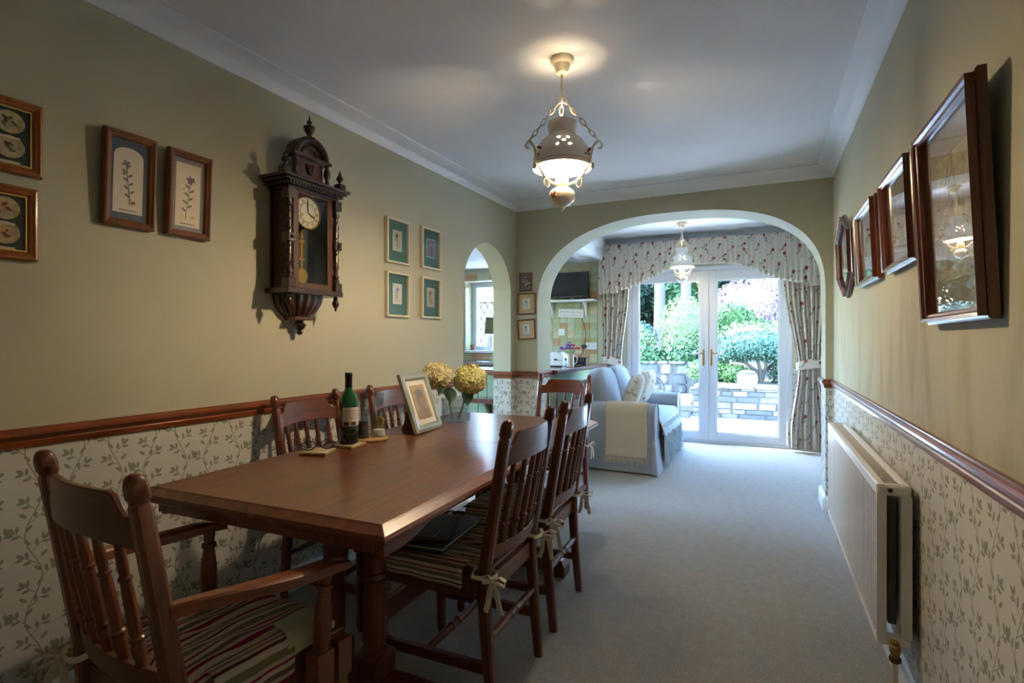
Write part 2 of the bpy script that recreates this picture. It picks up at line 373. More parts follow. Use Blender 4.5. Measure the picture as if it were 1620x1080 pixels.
M['leaf']=[pm('leaf_%d'%i,c,.6,spec=.3) for i,c in enumerate([(44,72,38),(66,92,46),(28,52,34),(104,120,78),(52,80,66),(140,116,124)])]
M['bark']=pm('bark',(92,84,76),.9,noise=.2,nscale=6); M['stone']=[pm('stone_%d'%i,c,.9,noise=.18,nscale=9,bump=.6,bscale=20) for i,c in enumerate([(80,79,77),(58,59,60),(94,91,87)])]
M['mortar']=pm('mortar',(66,65,62),.95); M['patio']=pm('patio',(214,216,216),.9,noise=.08,nscale=2); M['soil']=pm('soil',(66,62,44),.95,noise=.3,nscale=3)
M['hyd0']=pm('hydrangea_cream',(236,222,176),.8,spec=.2); M['hyd1']=pm('hydrangea_green',(226,222,160),.8,spec=.2); M['dleaf']=pm('dark_leaf',(28,58,36),.45)
M['bulb']=emis('bulb_glow',(1,.77,.50),BULB_GLOW); M['bulb2']=emis('bulb_glow_dim',(1,.78,.54),BULB2_GLOW)

# ================================================================== THE ROOM
Z_CE=2.405; Z_CO=2.33; Z_D0,Z_D1=.862,.922
Y0=-1.0                                        # wall behind the lens
def arch_pts(a0,a1,zs,zt,nl,nr,n=28):
    c=(a0+a1)/2; h=(a1-a0)/2; P=[]
    for i in range(n+1):
        t=PI*(1-i/n); e=nl if t>PI/2 else nr
        cx=math.cos(t); x=math.copysign(abs(cx)**(2/e),cx); z=abs(math.sin(t))**(2/e)
        P.append((c+h*x,zs+(zt-zs)*z))
    return P
def arch_wall(name,a0,a1,ztop,ops,fn,t0,t1,mat):
    poly=[(a0,0)]
    for (b0,b1,pts) in ops: poly+= [(b0,0)]+pts+[(b1,0)]
    poly+=[(a1,0),(a1,ztop),(a0,ztop)]
    # drop duplicate neighbours
    q=[p for i,p in enumerate(poly) if (abs(p[0]-poly[i-1][0])+abs(p[1]-poly[i-1][1]))>1e-6]
    mb=MB().prism(q,t0,t1,fn); return struct(mb,name,mat)
SA0,SA1=3.443,4.229                            # small arch in the left wall
arch_wall('wall_left',Y0,4.64,2.6,[(SA0,SA1,arch_pts(SA0,SA1,1.58,1.972,2,2))],lambda a,z,t:(lwx(a)+t,a,z),0,-.17,M['wall'])
BA0,BA1=-1.784,.392                            # big arch
YA,YB=4.33,4.64
arch_wall('wall_far',-1.99,.95,2.6,[(BA0,BA1,arch_pts(BA0,BA1,1.5,2.194,2.3,2.8,44))],lambda a,z,t:(a,t,z),YA,YB,M['wall'])
struct(MB().b2((.44,Y0,0),(.62,YA,2.6)),'wall_right',M['wall_r'])
struct(MB().b2((-2.4,Y0-.15,0),(.7,Y0,2.6)),'wall_behind',M['wall'])
struct(MB().b2((-4.5,Y0-.2,-.12),(1.2,6.95,0)),'floor',M['carpet'])
struct(MB().b2((-2.5,Y0-.2,Z_CE),(.7,YA+.1,2.62)),'ceiling',M['ceil'])
# sitting end
YW=6.63
struct(MB().b2((-1.80,YA+.12,2.44),(1.0,6.95,2.62)),'ceiling_sitting_end',M['ceil'])
struct(MB().b2((.80,YB,0),(.95,YW,2.6)),'wall_sitting_right',M['wall'])
DX0,DX1,DZ=-1.535,.29,2.075
KW0,KW1,KZ0,KZ1=-3.84,-2.72,1.05,2.03
def back_wall():
    mb=MB()
    for lo,hi in (((-4.5,YW,0),(KW0,6.93,2.6)),((KW0,YW,0),(KW1,6.93,KZ0)),((KW0,YW,KZ1),(KW1,6.93,2.6)),((KW1,YW,0),(DX0,6.93,2.6)),((DX0,YW,DZ),(DX1,6.93,2.6)),((DX1,YW,0),(1.0,6.93,2.6))): mb.b2(lo,hi)
    return struct(mb,'wall_back',M['wall'])
wb=back_wall()
struct(MB().b2((-4.6,2.2,0),(-4.45,2.9,2.6)).b2((-4.6,4.5,0),(-4.45,6.93,2.6)).b2((-4.6,2.9,0),(-4.45,4.5,.95)).b2((-4.6,2.9,2.05),(-4.45,4.5,2.6)),'wall_kitchen_left',M['wall'])
k2=struct(MB().b2((-4.545,2.95,1.0),(-4.54,4.45,2.0)),'added_window',M['doorglass'])  # unseen window, added to bring more daylight into the kitchen and small arch
kf=MB()
for lo,hi in (((-4.57,2.902,.952),(-4.50,2.96,2.048)),((-4.57,4.44,.952),(-4.50,4.498,2.048)),((-4.57,2.96,.952),(-4.50,4.44,1.01)),((-4.57,2.96,1.99),(-4.50,4.44,2.048)),((-4.57,3.67,1.01),(-4.50,3.73,1.99))): kf.b2(lo,hi)
kf.build('window_frame',M['upvc'],k2)
struct(MB().b2((-4.6,2.05,0),(-2.22,2.2,2.6)),'wall_kitchen_near',M['wall'])
kc=struct(MB().b2((-4.5,4.64,2.21),(-1.80,6.93,2.4)).b2((-4.5,2.1,2.21),(-2.21,4.64,2.4)),'ceiling_kitchen',M['ceil'])
for i in range(27):                            # boards of the kitchen ceiling
    x=-4.44+i*.098; MB().b2((x,4.66,2.192),(x+.092,YW-.002,2.212)).build('ceiling_plank',M['coving'],kc,bevel=.004)
fa=struct(MB().b2((-1.81,4.641,2.175),(-1.785,YW-.002,2.445)),'trim_bulkhead',M['coving'])
MB().b2((-1.784,4.641,2.31),(-1.770,YW-.04,2.445)).build('fascia_board',M['coving'],fa,bevel=.003)
# coving, dado, skirting
def cov(d,h,n=8):
    P=[(0,-h),(.006,-h)]+[(.006+(d-.012)*(1-math.cos(t)),-h+(h-.008)*math.sin(t)) for t in [PI/2*k/n for k in range(n+1)]]+[(d,-.006),(d,.03),(0,.03)]
    return P
loop=[(lwx(Y0),Y0),(.44,Y0),(.44,YA),(-1.99,YA)]
tr=MB().sweep(loop,[(o,Z_CE+z) for o,z in cov(.105,Z_CE-Z_CO)],closed=True); tr.sm=True; struct(tr,'trim_coving',M['coving'])
tr=MB().sweep([(.80,YW),(-1.77,YW)],[(o,2.44+z) for o,z in cov(.075,.085)]); tr.sm=True; struct(tr,'trim_sitting_coving',M['coving'])
DP=[(0,Z_D0),(.008,Z_D0),(.011,Z_D0+.010),(.013,Z_D0+.018),(.010,Z_D0+.022),(.018,Z_D0+.030),(.024,Z_D0+.038),(.024,Z_D0+.046),(.018,Z_D0+.052),(.012,Z_D0+.055),(.012,Z_D1),(0,Z_D1)]
SP=[(0,0),(.018,0),(.018,.085),(.012,.1),(.004,.108),(0,.108)]
def rail(name,path,prof,mat,side=1):
    return struct(MB().sweep(path,prof,side=side),name,mat)
L0=[(lwx(SA0)-.165,SA0),(lwx(SA0),SA0),(lwx(Y0),Y0)]
L1=[(BA0,YB),(BA0,YA),(-1.99,YA),(lwx(SA1),SA1),(lwx(SA1)-.165,SA1)]
R0=[(.44,Y0),(.44,YA),(BA1,YA),(BA1,YB)]
for i,p in enumerate((L0,L1,R0)):
    rail('trim_dado_%s'%('left','pier','right')[i],p,DP,M['dado'])
    rail('baseboard_%s'%('left','pier','right')[i],p,SP,M['white'])
rail('trim_dado_back',[(.80,YB),(.80,YW),(DX1+.06,YW)],DP,M['dado'])
rail('baseboard_back',[(.80,YB),(.80,YW),(DX1+.06,YW)],SP,M['white'])

# ------------------------------------------------------------------ tiles on the kitchen end wall
tile_me={}
Rt=random.Random(5)
def tile(x,z,w=.096,h=.096):
    k=Rt.choice((0,0,1,2,3,1,2)); key=(k,round(w,3),round(h,3))
    if key not in tile_me:
        o=MB().box((0,0,0),(w,.008,h)).build('tile',M['tile%d'%k],wb,bevel=.002); tile_me[key]=o
    else:
        o=tile_me[key].copy(); COL.objects.link(o)
    o.location=(x,YW-.004,z)
gr=MB().b2((-4.4,YW-.003,.93),(KW0-.001,YW,2.19)).b2((KW1,YW-.003,.93),(-1.905,YW,2.19)).b2((KW0-.001,YW-.003,KZ1),(KW1,YW,2.19)).b2((KW0-.001,YW-.003,.93),(KW1,YW,KZ0-.03)).build('grout',M['grout'],wb)
z=.98
for r in range(12):
    zc=.972+r*.1005
    for c in range(7): tile(-1.955-c*.1005,zc)
for c in range(7):
    for zc in (2.08,): tile(KW0+.05+c*.1005-.0,zc+.0,.096,.09)
    tile(KW0+.05+c*.1005,.972,.096,.085)
for k in range(9):
    o=MB().b2((0,0,0),(.006,.096,.096)).build('tile',M['tile%d'%(2 if k%2 else 3)],wb); o.location=(KW0,YW+.006,KZ0+.02+k*.1005)
    o=MB().b2((0,0,0),(.006,.096,.096)).build('tile',M['tile%d'%(3 if k%2 else 2)],wb); o.location=(KW0,YW+.106,KZ0+.02+k*.1005)
# ------------------------------------------------------------------ kitchen window with diamond leading
kw=struct(MB().b2((KW0+.07,6.86,KZ0+.05),(KW1-.05,6.865,KZ1-.06)),'window_1',M['doorglass'])
f=MB(); a,b_,c,d=KW0+.005,KW1-.002,KZ0+.005,KZ1-.005
for lo,hi in (((a,6.82,c),(a+.075,6.90,d)),((b_-.06,6.82,c),(b_,6.90,d)),((a+.075,6.82,c),(b_-.06,6.90,c+.06)),((a+.075,6.82,d-.07),(b_-.06,6.90,d)),((-3.30,6.82,c+.06),(-3.22,6.90,d-.07))): f.b2(lo,hi)
f.build('window_frame',M['upvc'],kw,bevel=.004)
ld=MB()
for k in range(-10,20):
    for sg in (1,-1):
        # diagonals clipped to the two panes
        for (x0,x1) in ((a+.075,-3.30),(-3.22,b_-.06)):
            z0,z1=c+.06,d-.07; p=[]
            zc=z0+k*.16
            for x in (x0,x1): p.append((x,zc+sg*1.5*(x-x0)))
            (xa,za),(xb,zb)=p
            ts=[0,1]
            for zz in (z0,z1):
                if abs(zb-za)>1e-6: ts.append((zz-za)/(zb-za))
            ts=sorted(t for t in ts if 0<=t<=1 and z0-1e-4<=za+(zb-za)*t<=z1+1e-4)
            if len(ts)>=2 and ts[-1]-ts[0]>.02:
                q=[(lerp(xa,xb,t),6.857,lerp(za,zb,t)) for t in (ts[0],ts[-1])]; ld.tube(q,.0055,4)
ld.build('lead_strips',M['iron'],kw)
MB().b2((KW0+.002,6.60,KZ0-.028),(KW1-.002,6.82,KZ0+.004)).build('window_sill',M['white'],kw,bevel=.004)

# ------------------------------------------------------------------ French doors
fr=MB()
for lo,hi in (((DX0+.002,6.64,0),(DX0+.055,6.72,DZ-.003)),((DX1-.055,6.64,0),(DX1-.002,6.72,DZ-.003)),((DX0+.055,6.64,DZ-.06),(DX1-.055,6.72,DZ-.003)),((DX0+.055,6.64,0),(DX1-.055,6.72,.03))): fr.b2(lo,hi)
struct(fr,'trim_door_frame',M['upvc'],bevel=.004)
MB_t=MB().b2((-.72,6.628,DZ-.036),(-.28,6.64,DZ-.016)); tv_=MB_t.build('trickle_vent',M['upvc'],bpy.data.objects['trim_door_frame'],bevel=.002)
xm=-.595
for i,(x0,x1,hs) in enumerate(((DX0+.058,xm-.002,1),(xm+.002,DX1-.058,-1))):
    st_l=.10 if i==0 else .085; st_r=.085 if i==0 else .10; g0,g1=x0+st_l*.8,x1-st_r; z0,z1=.034,DZ-.064
    if i==1: g0,g1=x0+st_l+.01,x1-.075
    y0,y1=6.650,6.715
    d=struct(MB().b2((g0,6.68,z0+.085),(g1,6.686,z1-.11)),'door_%d'%(i+1),M['doorglass'])
    for nm,lo,hi in (('stile',(x0,y0,z0),(g0,y1,z1)),('stile',(g1,y0,z0),(x1,y1,z1)),('rail',(g0,y0,z0),(g1,y1,z0+.085)),('rail',(g0,y0,z1-.11),(g1,y1,z1))):
        MB().b2(lo,hi).build(nm,M['upvc'],d,bevel=.004)
    bd=MB()
    for lo,hi in (((g0,y0+.012,z0+.085),(g0+.014,y0+.03,z1-.11)),((g1-.014,y0+.012,z0+.085),(g1,y0+.03,z1-.11)),((g0+.014,y0+.012,z0+.085),(g1-.014,y0+.03,z0+.099)),((g0+.014,y0+.012,z1-.124),(g1-.014,y0+.03,z1-.11))): bd.b2(lo,hi)
    bd.build('glazing_bead',M['upvc'],d)
    hx=(x1-.042) if i==0 else (x0+.042)
    h=MB().b2((hx-.011,y0-.008,.90),(hx+.011,y0+.001,1.09)).build('handle_plate',M['brass'],d,bevel=.003)
    MB().tube([(hx,y0-.004,1.045),(hx,y0-.05,1.045),(hx-hs*.03,y0-.055,1.045),(hx-hs*.12,y0-.05,1.043)],.008,8).build('lever',pm('satin_nickel',(150,140,120),.35,1),h)
    if i==1: MB().b2((x0-.028,y0-.012,z0),(x0+.012,y0,z1)).build('astragal',M['upvc'],d,bevel=.003)

# ================================================================== DINING TABLE
TA=math.radians(1.4)
table=thing('dining_table','long reddish-brown wooden dining table on twin turned pillars',
            'table',(-1.247,1.915,0),TA)
TW,TL,TT=.90,1.90,.76
def top_half(y0,y1,name):
    mb=MB(); e=.05
    def ring(o,z,ya,yb): return [(-TW/2+o,ya,z),(TW/2-o,ya,z),(TW/2-o,yb,z),(-TW/2+o,yb,z)]
    n=y0<-.5; p=[(.012,TT-.040),(.002,TT-.034),(0,TT-.024),(.006,TT-.016),(.030,TT-.004),(.036,TT)]
    secs=[]
    for o,z in p:
        ya=y0+(o if n else 0); yb=y1-(0 if n else o); secs.append(ring(o,z,ya,yb))
    mb.loft(secs); return mb.build(name,M['table'],table,bevel=.0015)
top_half(-TL/2,.1,'table_top'); top_half(.102,TL/2,'table_top')
def scallop(L,n=30,drop=.046,mid=.016):
    P=[(-L/2,TT-.041),(-L/2,TT-.041-drop)]
    for i in range(n+1):
        s=-1+2*i/n; e=abs(s); k=drop if e>.93 else (lerp(mid,drop,smooth01((e-.74)/.19)) if e>.74 else mid)
        P.append((s*(L/2-.02),TT-.041-k))
    P+=[(L/2,TT-.041-drop),(L/2,TT-.041)]; return P
for sx in (-1,1):
    MB().prism(scallop(TL-.11),0,.022,lambda a,z,t,sx=sx:(sx*(TW/2-.055)+t-.011,a,z)).build('apron',M['table'],table,bevel=.002)
for sy in (-1,1):
    MB().prism([(-TW/2+.062,TT-.041),(-TW/2+.062,TT-.072),(TW/2-.062,TT-.072),(TW/2-.062,TT-.041)],0,.022,lambda a,z,t,sy=sy:(a,sy*(TL/2-.045)+t-.011,z)).build('end_apron',M['tablez'],table,bevel=.002)
PIL=[(0,.040),(.03,.040),(.04,.034),(.06,.034),(.08,.038),(.30,.040),(.46,.037),(.47,.041),(.49,.041),(.50,.036),(.515,.036),(.52,.041),(.54,.041),(.55,.035),(.70,.034),(.71,.038),(.725,.038),(.73,.034),(.94,.031),(.95,.040),(1,.040)]
for sy in (-.52,.665):
    foot=MB(); 
    P=[(-.36,0),(-.36,.05),(-.345,.085),(-.30,.105),(-.22,.11),(.22,.11),(.30,.105),(.345,.085),(.36,.05),(.36,0),(.27,0),(.24,.022),(-.24,.022),(-.27,0)]
    foot.prism(P,-.045,.045,lambda a,z,t,sy=sy:(a,sy+t,z)); foot.build('foot',M['tablez'],table,bevel=.006)
    for sx in (-.085,.085):
        MB().box((sx,sy,.145),(.098,.098,.07)).build('plinth',M['tablez'],table,bevel=.004)
        MB().turned((sx,sy,.18),(sx,sy,TT-.10),PIL,20).build('pillar',M['tablez'],table)
    MB().box((0,sy,TT-.07),(.6,.09,.058)).build('bearer',M['tablez'],table,bevel=.003)
MB().box((0,.0725,.22),(.020,1.08,.08)).build('stretcher',M['table'],table,bevel=.003)

# ================================================================== CHAIRS
SPN=[(0,.008),(.02,.012),(.06,.011),(.09,.013),(.16,.0145),(.20,.012),(.215,.015),(.235,.015),(.25,.011),(.32,.012),(.60,.0115),(.68,.010),(.69,.013),(.71,.013),(.72,.009),(.80,.0105),(.95,.0085),(1,.008)]
BAR=[(0,.009),(.1,.012),(.34,.014),(.42,.012),(.44,.016),(.46,.012),(.5,.013),(.54,.012),(.56,.016),(.58,.012),(.66,.014),(.9,.012),(1,.009)]
LEG=[(0,.013),(.04,.017),(.10,.019),(.14,.016),(.16,.021),(.18,.021),(.20,.016),(.40,.020),(.55,.022),(.62,.018),(.64,.022),(.67,.022),(.69,.017),(.70,.02),(.71,.02)]
def make_chair(arm=False):
    WX=.207 if arm else .195
    t=thing('carver_chair' if arm else 'dining_chair','x','chair')
    mz,mx,my=(M['carver'],M['carverx'],M['carvery']) if arm else (M['chair'],M['chairx'],M['chair'])
    def post(sx):
        S=[(0,.232,.028,.032),(.22,.212,.032,.038),(.40,.200,.034,.042),(.46,.202,.034,.042),(.70,.242,.034,.038),(.880,.272,.033,.036),(.886,.273,.0285,.031),(.892,.274,.0285,.031),(.898,.275,.034,.038),(.920,.279,.034,.038),(.934,.281,.030,.033),(.942,.2825,.022,.024),(.946,.283,.010,.012)]
        secs=[]
        for z,y,wx,wy in S:
            r=min(wx,wy)*.22; a,b=wx/2,wy/2
            secs.append([(sx*WX+p,y+q,z) for p,q in ((-a+r,-b),(a-r,-b),(a,-b+r),(a,b-r),(a-r,b),(-a+r,b),(-a,b-r),(-a,-b+r))])
        mb=MB().loft(secs); mb.sm=True; return mb
    for sx in (-1,1): post(sx).build('back_post',mz,t)
    def railmb(z0f,z1f,yc,bow,th,n=28):
        secs=[]
        for i in range(n+1):
            s=-1+2*i/n; x=s*(WX-.012); y=yc+bow*(1-s*s)
            z0,z1=z0f(s),z1f(s)
            secs.append([(x,y-th/2,z0),(x,y+th/2,z0),(x,y+th/2+.004,z1),(x,y-th/2+.010,z1)])
        mb=MB().loft(secs); mb.sm=True; return mb
    def crest(s):
        e=abs(s); return .862 if e>.96 else (.905 if e<.66 else .862+.043*(1-math.sqrt(max(0,1-((.96-e)/.30)**2))) if False else lerp(.905,.858,smooth01((e-.66)/.22)))
    railmb(lambda s:.800-.012*s*s+.008,crest,.262,.034,.020).build('crest_rail',mx,t,bevel=.003)
    railmb(lambda s:.495,lambda s:.540,.207,.030,.022).build('lower_rail',mx,t,bevel=.003)
    for k in range(5):
        s=(k-2)/2; xb=s*.118; xt=s*.132
        MB().turned((xb,.208+.030*(1-(xb/WX)**2),.536),(xt,.258+.034*(1-(xt/WX)**2),.81),SPN,10).build('spindle',mz,t)
    D=.195
    MB().b2((-.205,-.215,.425),(.205,.185,.443)).build('seat',mx,t,bevel=.006)
    sr=MB()
    for lo,hi in (((-.20,-.205,.372),(.20,-.185,.425)),((-.20,.185,.372),(.20,.203,.43))): sr.b2(lo,hi)
    for sx in (-1,1): sr.b2((sx*.192-.009,-.19,.372),(sx*.192+.009,.19,.425))
    sr.build('seat_rail',mx,t,bevel=.002)
    for sx in (-1,1):
        MB().turned((sx*WX,-D,0),(sx*WX,-D,.33),[(a,r) for a,r in LEG if a<.7]+[(.72,.02),(1,.021)],12).box((sx*WX,-D,.375),(.042,.042,.095)).build('front_leg',mz,t)
        MB().b2((sx*WX-.011,-D+.01,.145),(sx*WX+.011,.208,.178)).build('side_stretcher',my,t,bevel=.002)
    MB().turned((-WX,-.02,.162),(WX,-.02,.162),BAR,10).build('cross_stretcher',mx,t)
    MB().turned((-WX,.212,.25),(WX,.212,.25),BAR,10).build('back_stretcher',mx,t)
    if arm:
        for sx in (-1,1):
            secs=[]
            for k in range(15):
                u=k/14; y=lerp(.228,-.165,u); x=sx*(WX+.005+.052*math.sin(min(1,u*1.15)*PI*.5)); z=.662+.008*math.cos(u*PI*1.2)-.006*u
                wd=lerp(.030,.052,smooth01(u*1.6)); th=.026
                if u>.85: wd*=lerp(1,.72,(u-.85)/.15); z-=.012*(u-.85)/.15; th*=lerp(1,.7,(u-.85)/.15)
                secs.append([(x-wd/2,y,z-th/2),(x+wd/2,y,z-th/2),(x+wd/2,y,z+th*.3),(x+wd*.36,y,z+th/2),(x-wd*.36,y,z+th/2),(x-wd/2,y,z+th*.3)])
            mb=MB().loft(secs); mb.sm=True; mb.build('arm',my,t)
            MB().box((sx*.242,-.105,.40),(.046,.05,.085)).build('arm_block',my,t,bevel=.004)
            MB().turned((sx*.242,-.105,.43),(sx*.254,-.115,.655),[(0,.016),(.04,.021),(.08,.016),(.11,.019),(.3,.0225),(.5,.021),(.66,.016),(.70,.015),(.72,.020),(.76,.020),(.78,.014),(.9,.016),(1,.014)],14).build('arm_support',mz,t)
    return t
def make_cushion(name='seat_cushion',flap=(1,1),thick=.034,y0=-.165,post=.195):
    t=thing(name,'x','cushion')
    mb=MB(); W,D=.39,.355
    def pad(u,v,top):
        a=-1+2*u; b=-1+2*v; k=(1-abs(a)**6)*(1-abs(b)**6)
        x=a*W/2; y=b*D/2-.012; z=thick*.42+(1 if top else -1)*thick*.5*max(0,k)**.45
        if top: z+=.004*math.sin(9*u+4*v)*math.sin(7*v+2*u)*k+.0035*math.sin(31*u+3*math.sin(5*v))*k
        return (x,y,max(0.001,z))
    mb.grid(30,24,lambda u,v:pad(u,v,True),uv=lambda u,v:(u*W,v*D))
    mb.grid(12,10,lambda u,v:pad(1-u,v,False),uv=lambda u,v:((1-u)*W,v*D))
    mb.build('pad',M['stripes'],t)
    for sx,fl in ((-1,flap[0]),(1,flap[1])):
        if not fl: continue
        def side(u,v,sx=sx,fl=fl):
            L=.012+fl*v*(.052+.012*u); y=lerp(y0,.13,u); 
            x=sx*(W/2-.03+min(1,v*2.2)*.048+.003*math.sin(u*14)*v); z=thick*.92-max(0,v-.28)*fl*(.085+.012*u)
            return (x,y,z)
        g=MB().grid(16,8,side,uv=lambda u,v,sx=sx:(W/2+sx*(W/2-.03+v*.13),u)); g.build('side_flap',M['stripes'],t,solid=.003)
    # tie tapes knotted round the back posts
    for sx in (-1,1):
        x=sx*post; k=MB(); UP=Matrix.Translation((0,0,.014))
        tp=MB().tube([(sx*.15,.165,.012),(x-sx*.030,.172,.006),(x-sx*.030,.228,.0),(x-sx*.012,.240,-.002),(x+sx*.012,.240,-.002),(x+sx*.030,.228,-.004),(x+sx*.030,.172,-.002),(sx*.17,.158,.01)],.003,6,flat=2.4,up=(0,0,1),M=UP); o=tp.build('tie_band',M['tie'],t)
        for q in (-1,1):
            k.tube([(x+sx*.024,.24,-.002),(x+sx*.03,.25+q*.02,.012),(x+sx*.034,.25+q*.040,.006),(x+sx*.033,.25+q*.036,-.012),(x+sx*.026,.242,-.006)],.008,6,flat=.3,M=UP)
            k.tube([(x+sx*.026,.242,-.004),(x+sx*.034,.248+q*.012,-.035),(x+sx*.036,.25+q*.018,-.07),(x+sx*.033,.248+q*.026,-.10)],[.006,.009,.010,.009],6,flat=.25,up=(1,0,0),M=UP)
        k.build('tie_bow',M['tie'],t)
    return t
def set_cushion(c,ch): c.location=ch.location+Vector((0,0,.4435)); c.rotation_euler=ch.rotation_euler
CH=make_chair(); CU=make_cushion()
# facing: front of a chair is its own -Y
seats=[ # x,y,rz,label,cushion label
 (-1.000,1.685,-PI/2+math.radians(1.0),'wooden spindle-back dining chair on the aisle side, holding a dark green folder on its seat','striped seat pad with hanging flap under the dark green folder'),
 (-1.022,2.255,-PI/2+math.radians(2.5),'wooden spindle-back dining chair on the aisle side, between the folder chair and the sofa','striped seat pad on the second aisle-side chair, next to the sofa end'),
 (-1.70,1.925,PI/2+math.radians(2),'wooden spindle-back dining chair against the papered wall behind the wine bottle','striped seat pad on the wall-side chair behind the wine bottle'),
 (-1.70,2.565,PI/2+math.radians(2),'wooden spindle-back dining chair against the papered wall behind the silver photo frame','striped seat pad on the wall-side chair behind the silver photo frame'),
 (-1.352,3.47,math.radians(-5),'wooden spindle-back dining chair at the table end in front of the papered pier','striped seat pad with white tie on the chair in front of the pier'),
]
chairs=[]
for i,(x,y,rz,lb,cl) in enumerate(seats):
    o=CH if i==0 else copy_tree(CH); o.location=(x,y,0); o.rotation_euler=(0,0,rz); tag(o,lb,'chair','dining chairs round the table')
    c=CU if i==0 else copy_tree(CU); set_cushion(c,o); tag(c,cl,'cushion','striped seat cushions'); chairs.append(o)
CV=make_chair(True); CV.location=(-1.2245,.9035,0); CV.rotation_euler=(0,0,PI-.108)
tag(CV,'wooden carver armchair with spindle back at the near end of the table','chair','dining chairs round the table')
cc=make_cushion('seat_cushion',(1.5,1.5),.05,-.055,.207); set_cushion(cc,CV); tag(cc,'rumpled striped seat pad with pale lining on the carver armchair','cushion','striped seat cushions')
ln=MB().b2((-.198,-.19,.0015),(.198,.17,.022)); ln.build('lining',pm('pale_green_lining',(186,186,156),.9),cc,bevel=.006)
def lflap(u,v):                                     # pale lining folded back over the striped side
    return (-.130-.083*min(1,v*1.5)-.002*math.sin(u*6),lerp(-.165,-.055,u)+.035*v*v,.050+.004*math.sin(u*PI)-max(0,v-.5)*(.085+.03*u))
MB().grid(10,10,lflap).build('lining_flap',pm('pale_lining',(190,190,166),.9,spec=.1),cc,solid=.002)
# folder and magazine on the first chair
fo=thing('folder','dark green folder lying on the striped seat pad','folder',(-1.10,1.67,.4835),math.radians(-84))
MB().b2((-.165,-.12,0),(.165,.12,.006)).build('cover',pm('folder_green',(34,62,52),.4),fo,bevel=.002)
MB().b2((-.158,-.113,.0062),(.158,.115,.013)).build('pages',M['paper_w'],fo)
MB().b2((-.165,-.12,.0132),(.165,.12,.018)).build('cover',pm('folder_green_top',(30,60,52),.35),fo,bevel=.002)
mg=thing('magazine','dark teal magazine with a pale line drawing lying on the green folder','magazine',(-1.11,1.66,.5022),math.radians(-66))
MB().b2((-.13,-.09,0),(.13,.09,.005)).build('pages',pm('magazine_cover',(18,44,50),.25),mg,bevel=.001)
mg_l=MB().tube([(-.10,-.06,.0052),(-.02,-.07,.0052),(.08,-.05,.0052),(.10,.03,.0052),(.02,.05,.0052)],.0012,4); mg_l.build('line_drawing',M['paper_w'],mg)

# ================================================================== THINGS ON THE TABLE
TZ=TT+.0005
def coaster(x,y,rz,label):
    o=thing('coaster',label,'coaster',(x,y,TZ),rz)
    MB().b2((-.05,-.05,.0),(.05,.05,.003)).build('cork_base',pm('cork',(150,112,70),.9),o)
    MB().b2((-.05,-.05,.0031),(.05,.05,.011)).build('stone_top',pm('coaster_stone',(186,170,134),.5,noise=.25,nscale=30),o,bevel=.0015)
    return o
coaster(-1.545,1.548,.35,'pale square stone coaster under the spectacles')
coaster(-1.535,1.705,.1,'pale square stone coaster under the wine bottle')
sp=thing('spectacles','folded spectacles with dark wire frame lying on a pale coaster','glasses',(-1.545,1.548,TZ+.0125),.9)
s_=MB()
for sx in (-1,1):
    s_.tube([(sx*.034+0.026*math.cos(a),0,.019+.017*math.sin(a)) for a in [2*PI*k/18 for k in range(18)]],.0019,5,closed=True)
    s_.tube([(sx*.060,0,.024),(sx*.066,.004,.026),(sx*.062,.05,.014),(sx*.045,.10,.004),(sx*.038,.125,-.009)],.002,5)
s_.tube([(-.008,0,.024),(0,-.002,.028),(.008,0,.024)],.0011,5); s_.build('wire_frame',M['iron'],sp)
for sx in (-1,1):
    g=MB(); g.add([(sx*.034+.0255*math.cos(a),.0,.019+.0165*math.sin(a)) for a in [2*PI*k/18 for k in range(18)]],[tuple(range(18))]); g.build('lens',M['glass'],sp,solid=.0012)
bt=thing('wine_bottle','green glass wine bottle with white label and black capsule','bottle',(-1.535,1.705,TZ+.0112),1.1)
prof=[(.001,.004),(.030,.0),(.0365,.004),(.037,.01),(.037,.172),(.0355,.185),(.029,.200),(.019,.214),(.0148,.226),(.0138,.235),(.0135,.268)]
MB().lathe(prof,28).build('bottle_glass',pm('bottle_green',(12,88,40),.06,spec=.7,coat=.5),bt)
MB().lathe([(.0372,.0045),(.0376,.01),(.0376,.12),(.0372,.1205)],28,cap=False).build('wine_level',pm('dark_wine',(10,22,18),.08,coat=.5),bt)
MB().lathe([(.0144,.226),(.0149,.232),(.0146,.272),(.0153,.273),(.0153,.287),(.0135,.289),(.001,.289)],22).build('capsule',pm('capsule',(28,24,30),.35),bt)
def arc_label(r,z0,z1,a0,a1,n=16):
    return MB().grid(n,4,lambda u,v:(r*math.cos(lerp(a0,a1,u)),r*math.sin(lerp(a0,a1,u)),lerp(z0,z1,v)))
lb=arc_label(.0379,.075,.150,-2.6,-.2).build('label',pm('bottle_label',(206,200,190),.7),bt)
arc_label(.0381,.077,.092,-2.5,-1.9,6).build('bar_code_block',M['ink_k'],lb); arc_label(.0381,.077,.092,-1.7,-1.1,6).build('bar_code_block',M['ink_k'],lb)
for k in range(4): arc_label(.0381,.105+k*.010,.107+k*.010,-2.3,-.6,8).build('print_line',M['greymat'],lb)
ws=thing('wooden_coaster','round pale wooden stand under the salt and pepper mills','stand',(-1.548,1.858,TZ))
MB().lathe([(.070,0),(.073,.003),(.073,.008),(.068,.010),(.001,.010)],32).build('disc',wood('beech',(168,126,74),(200,160,104),0,.5),ws)
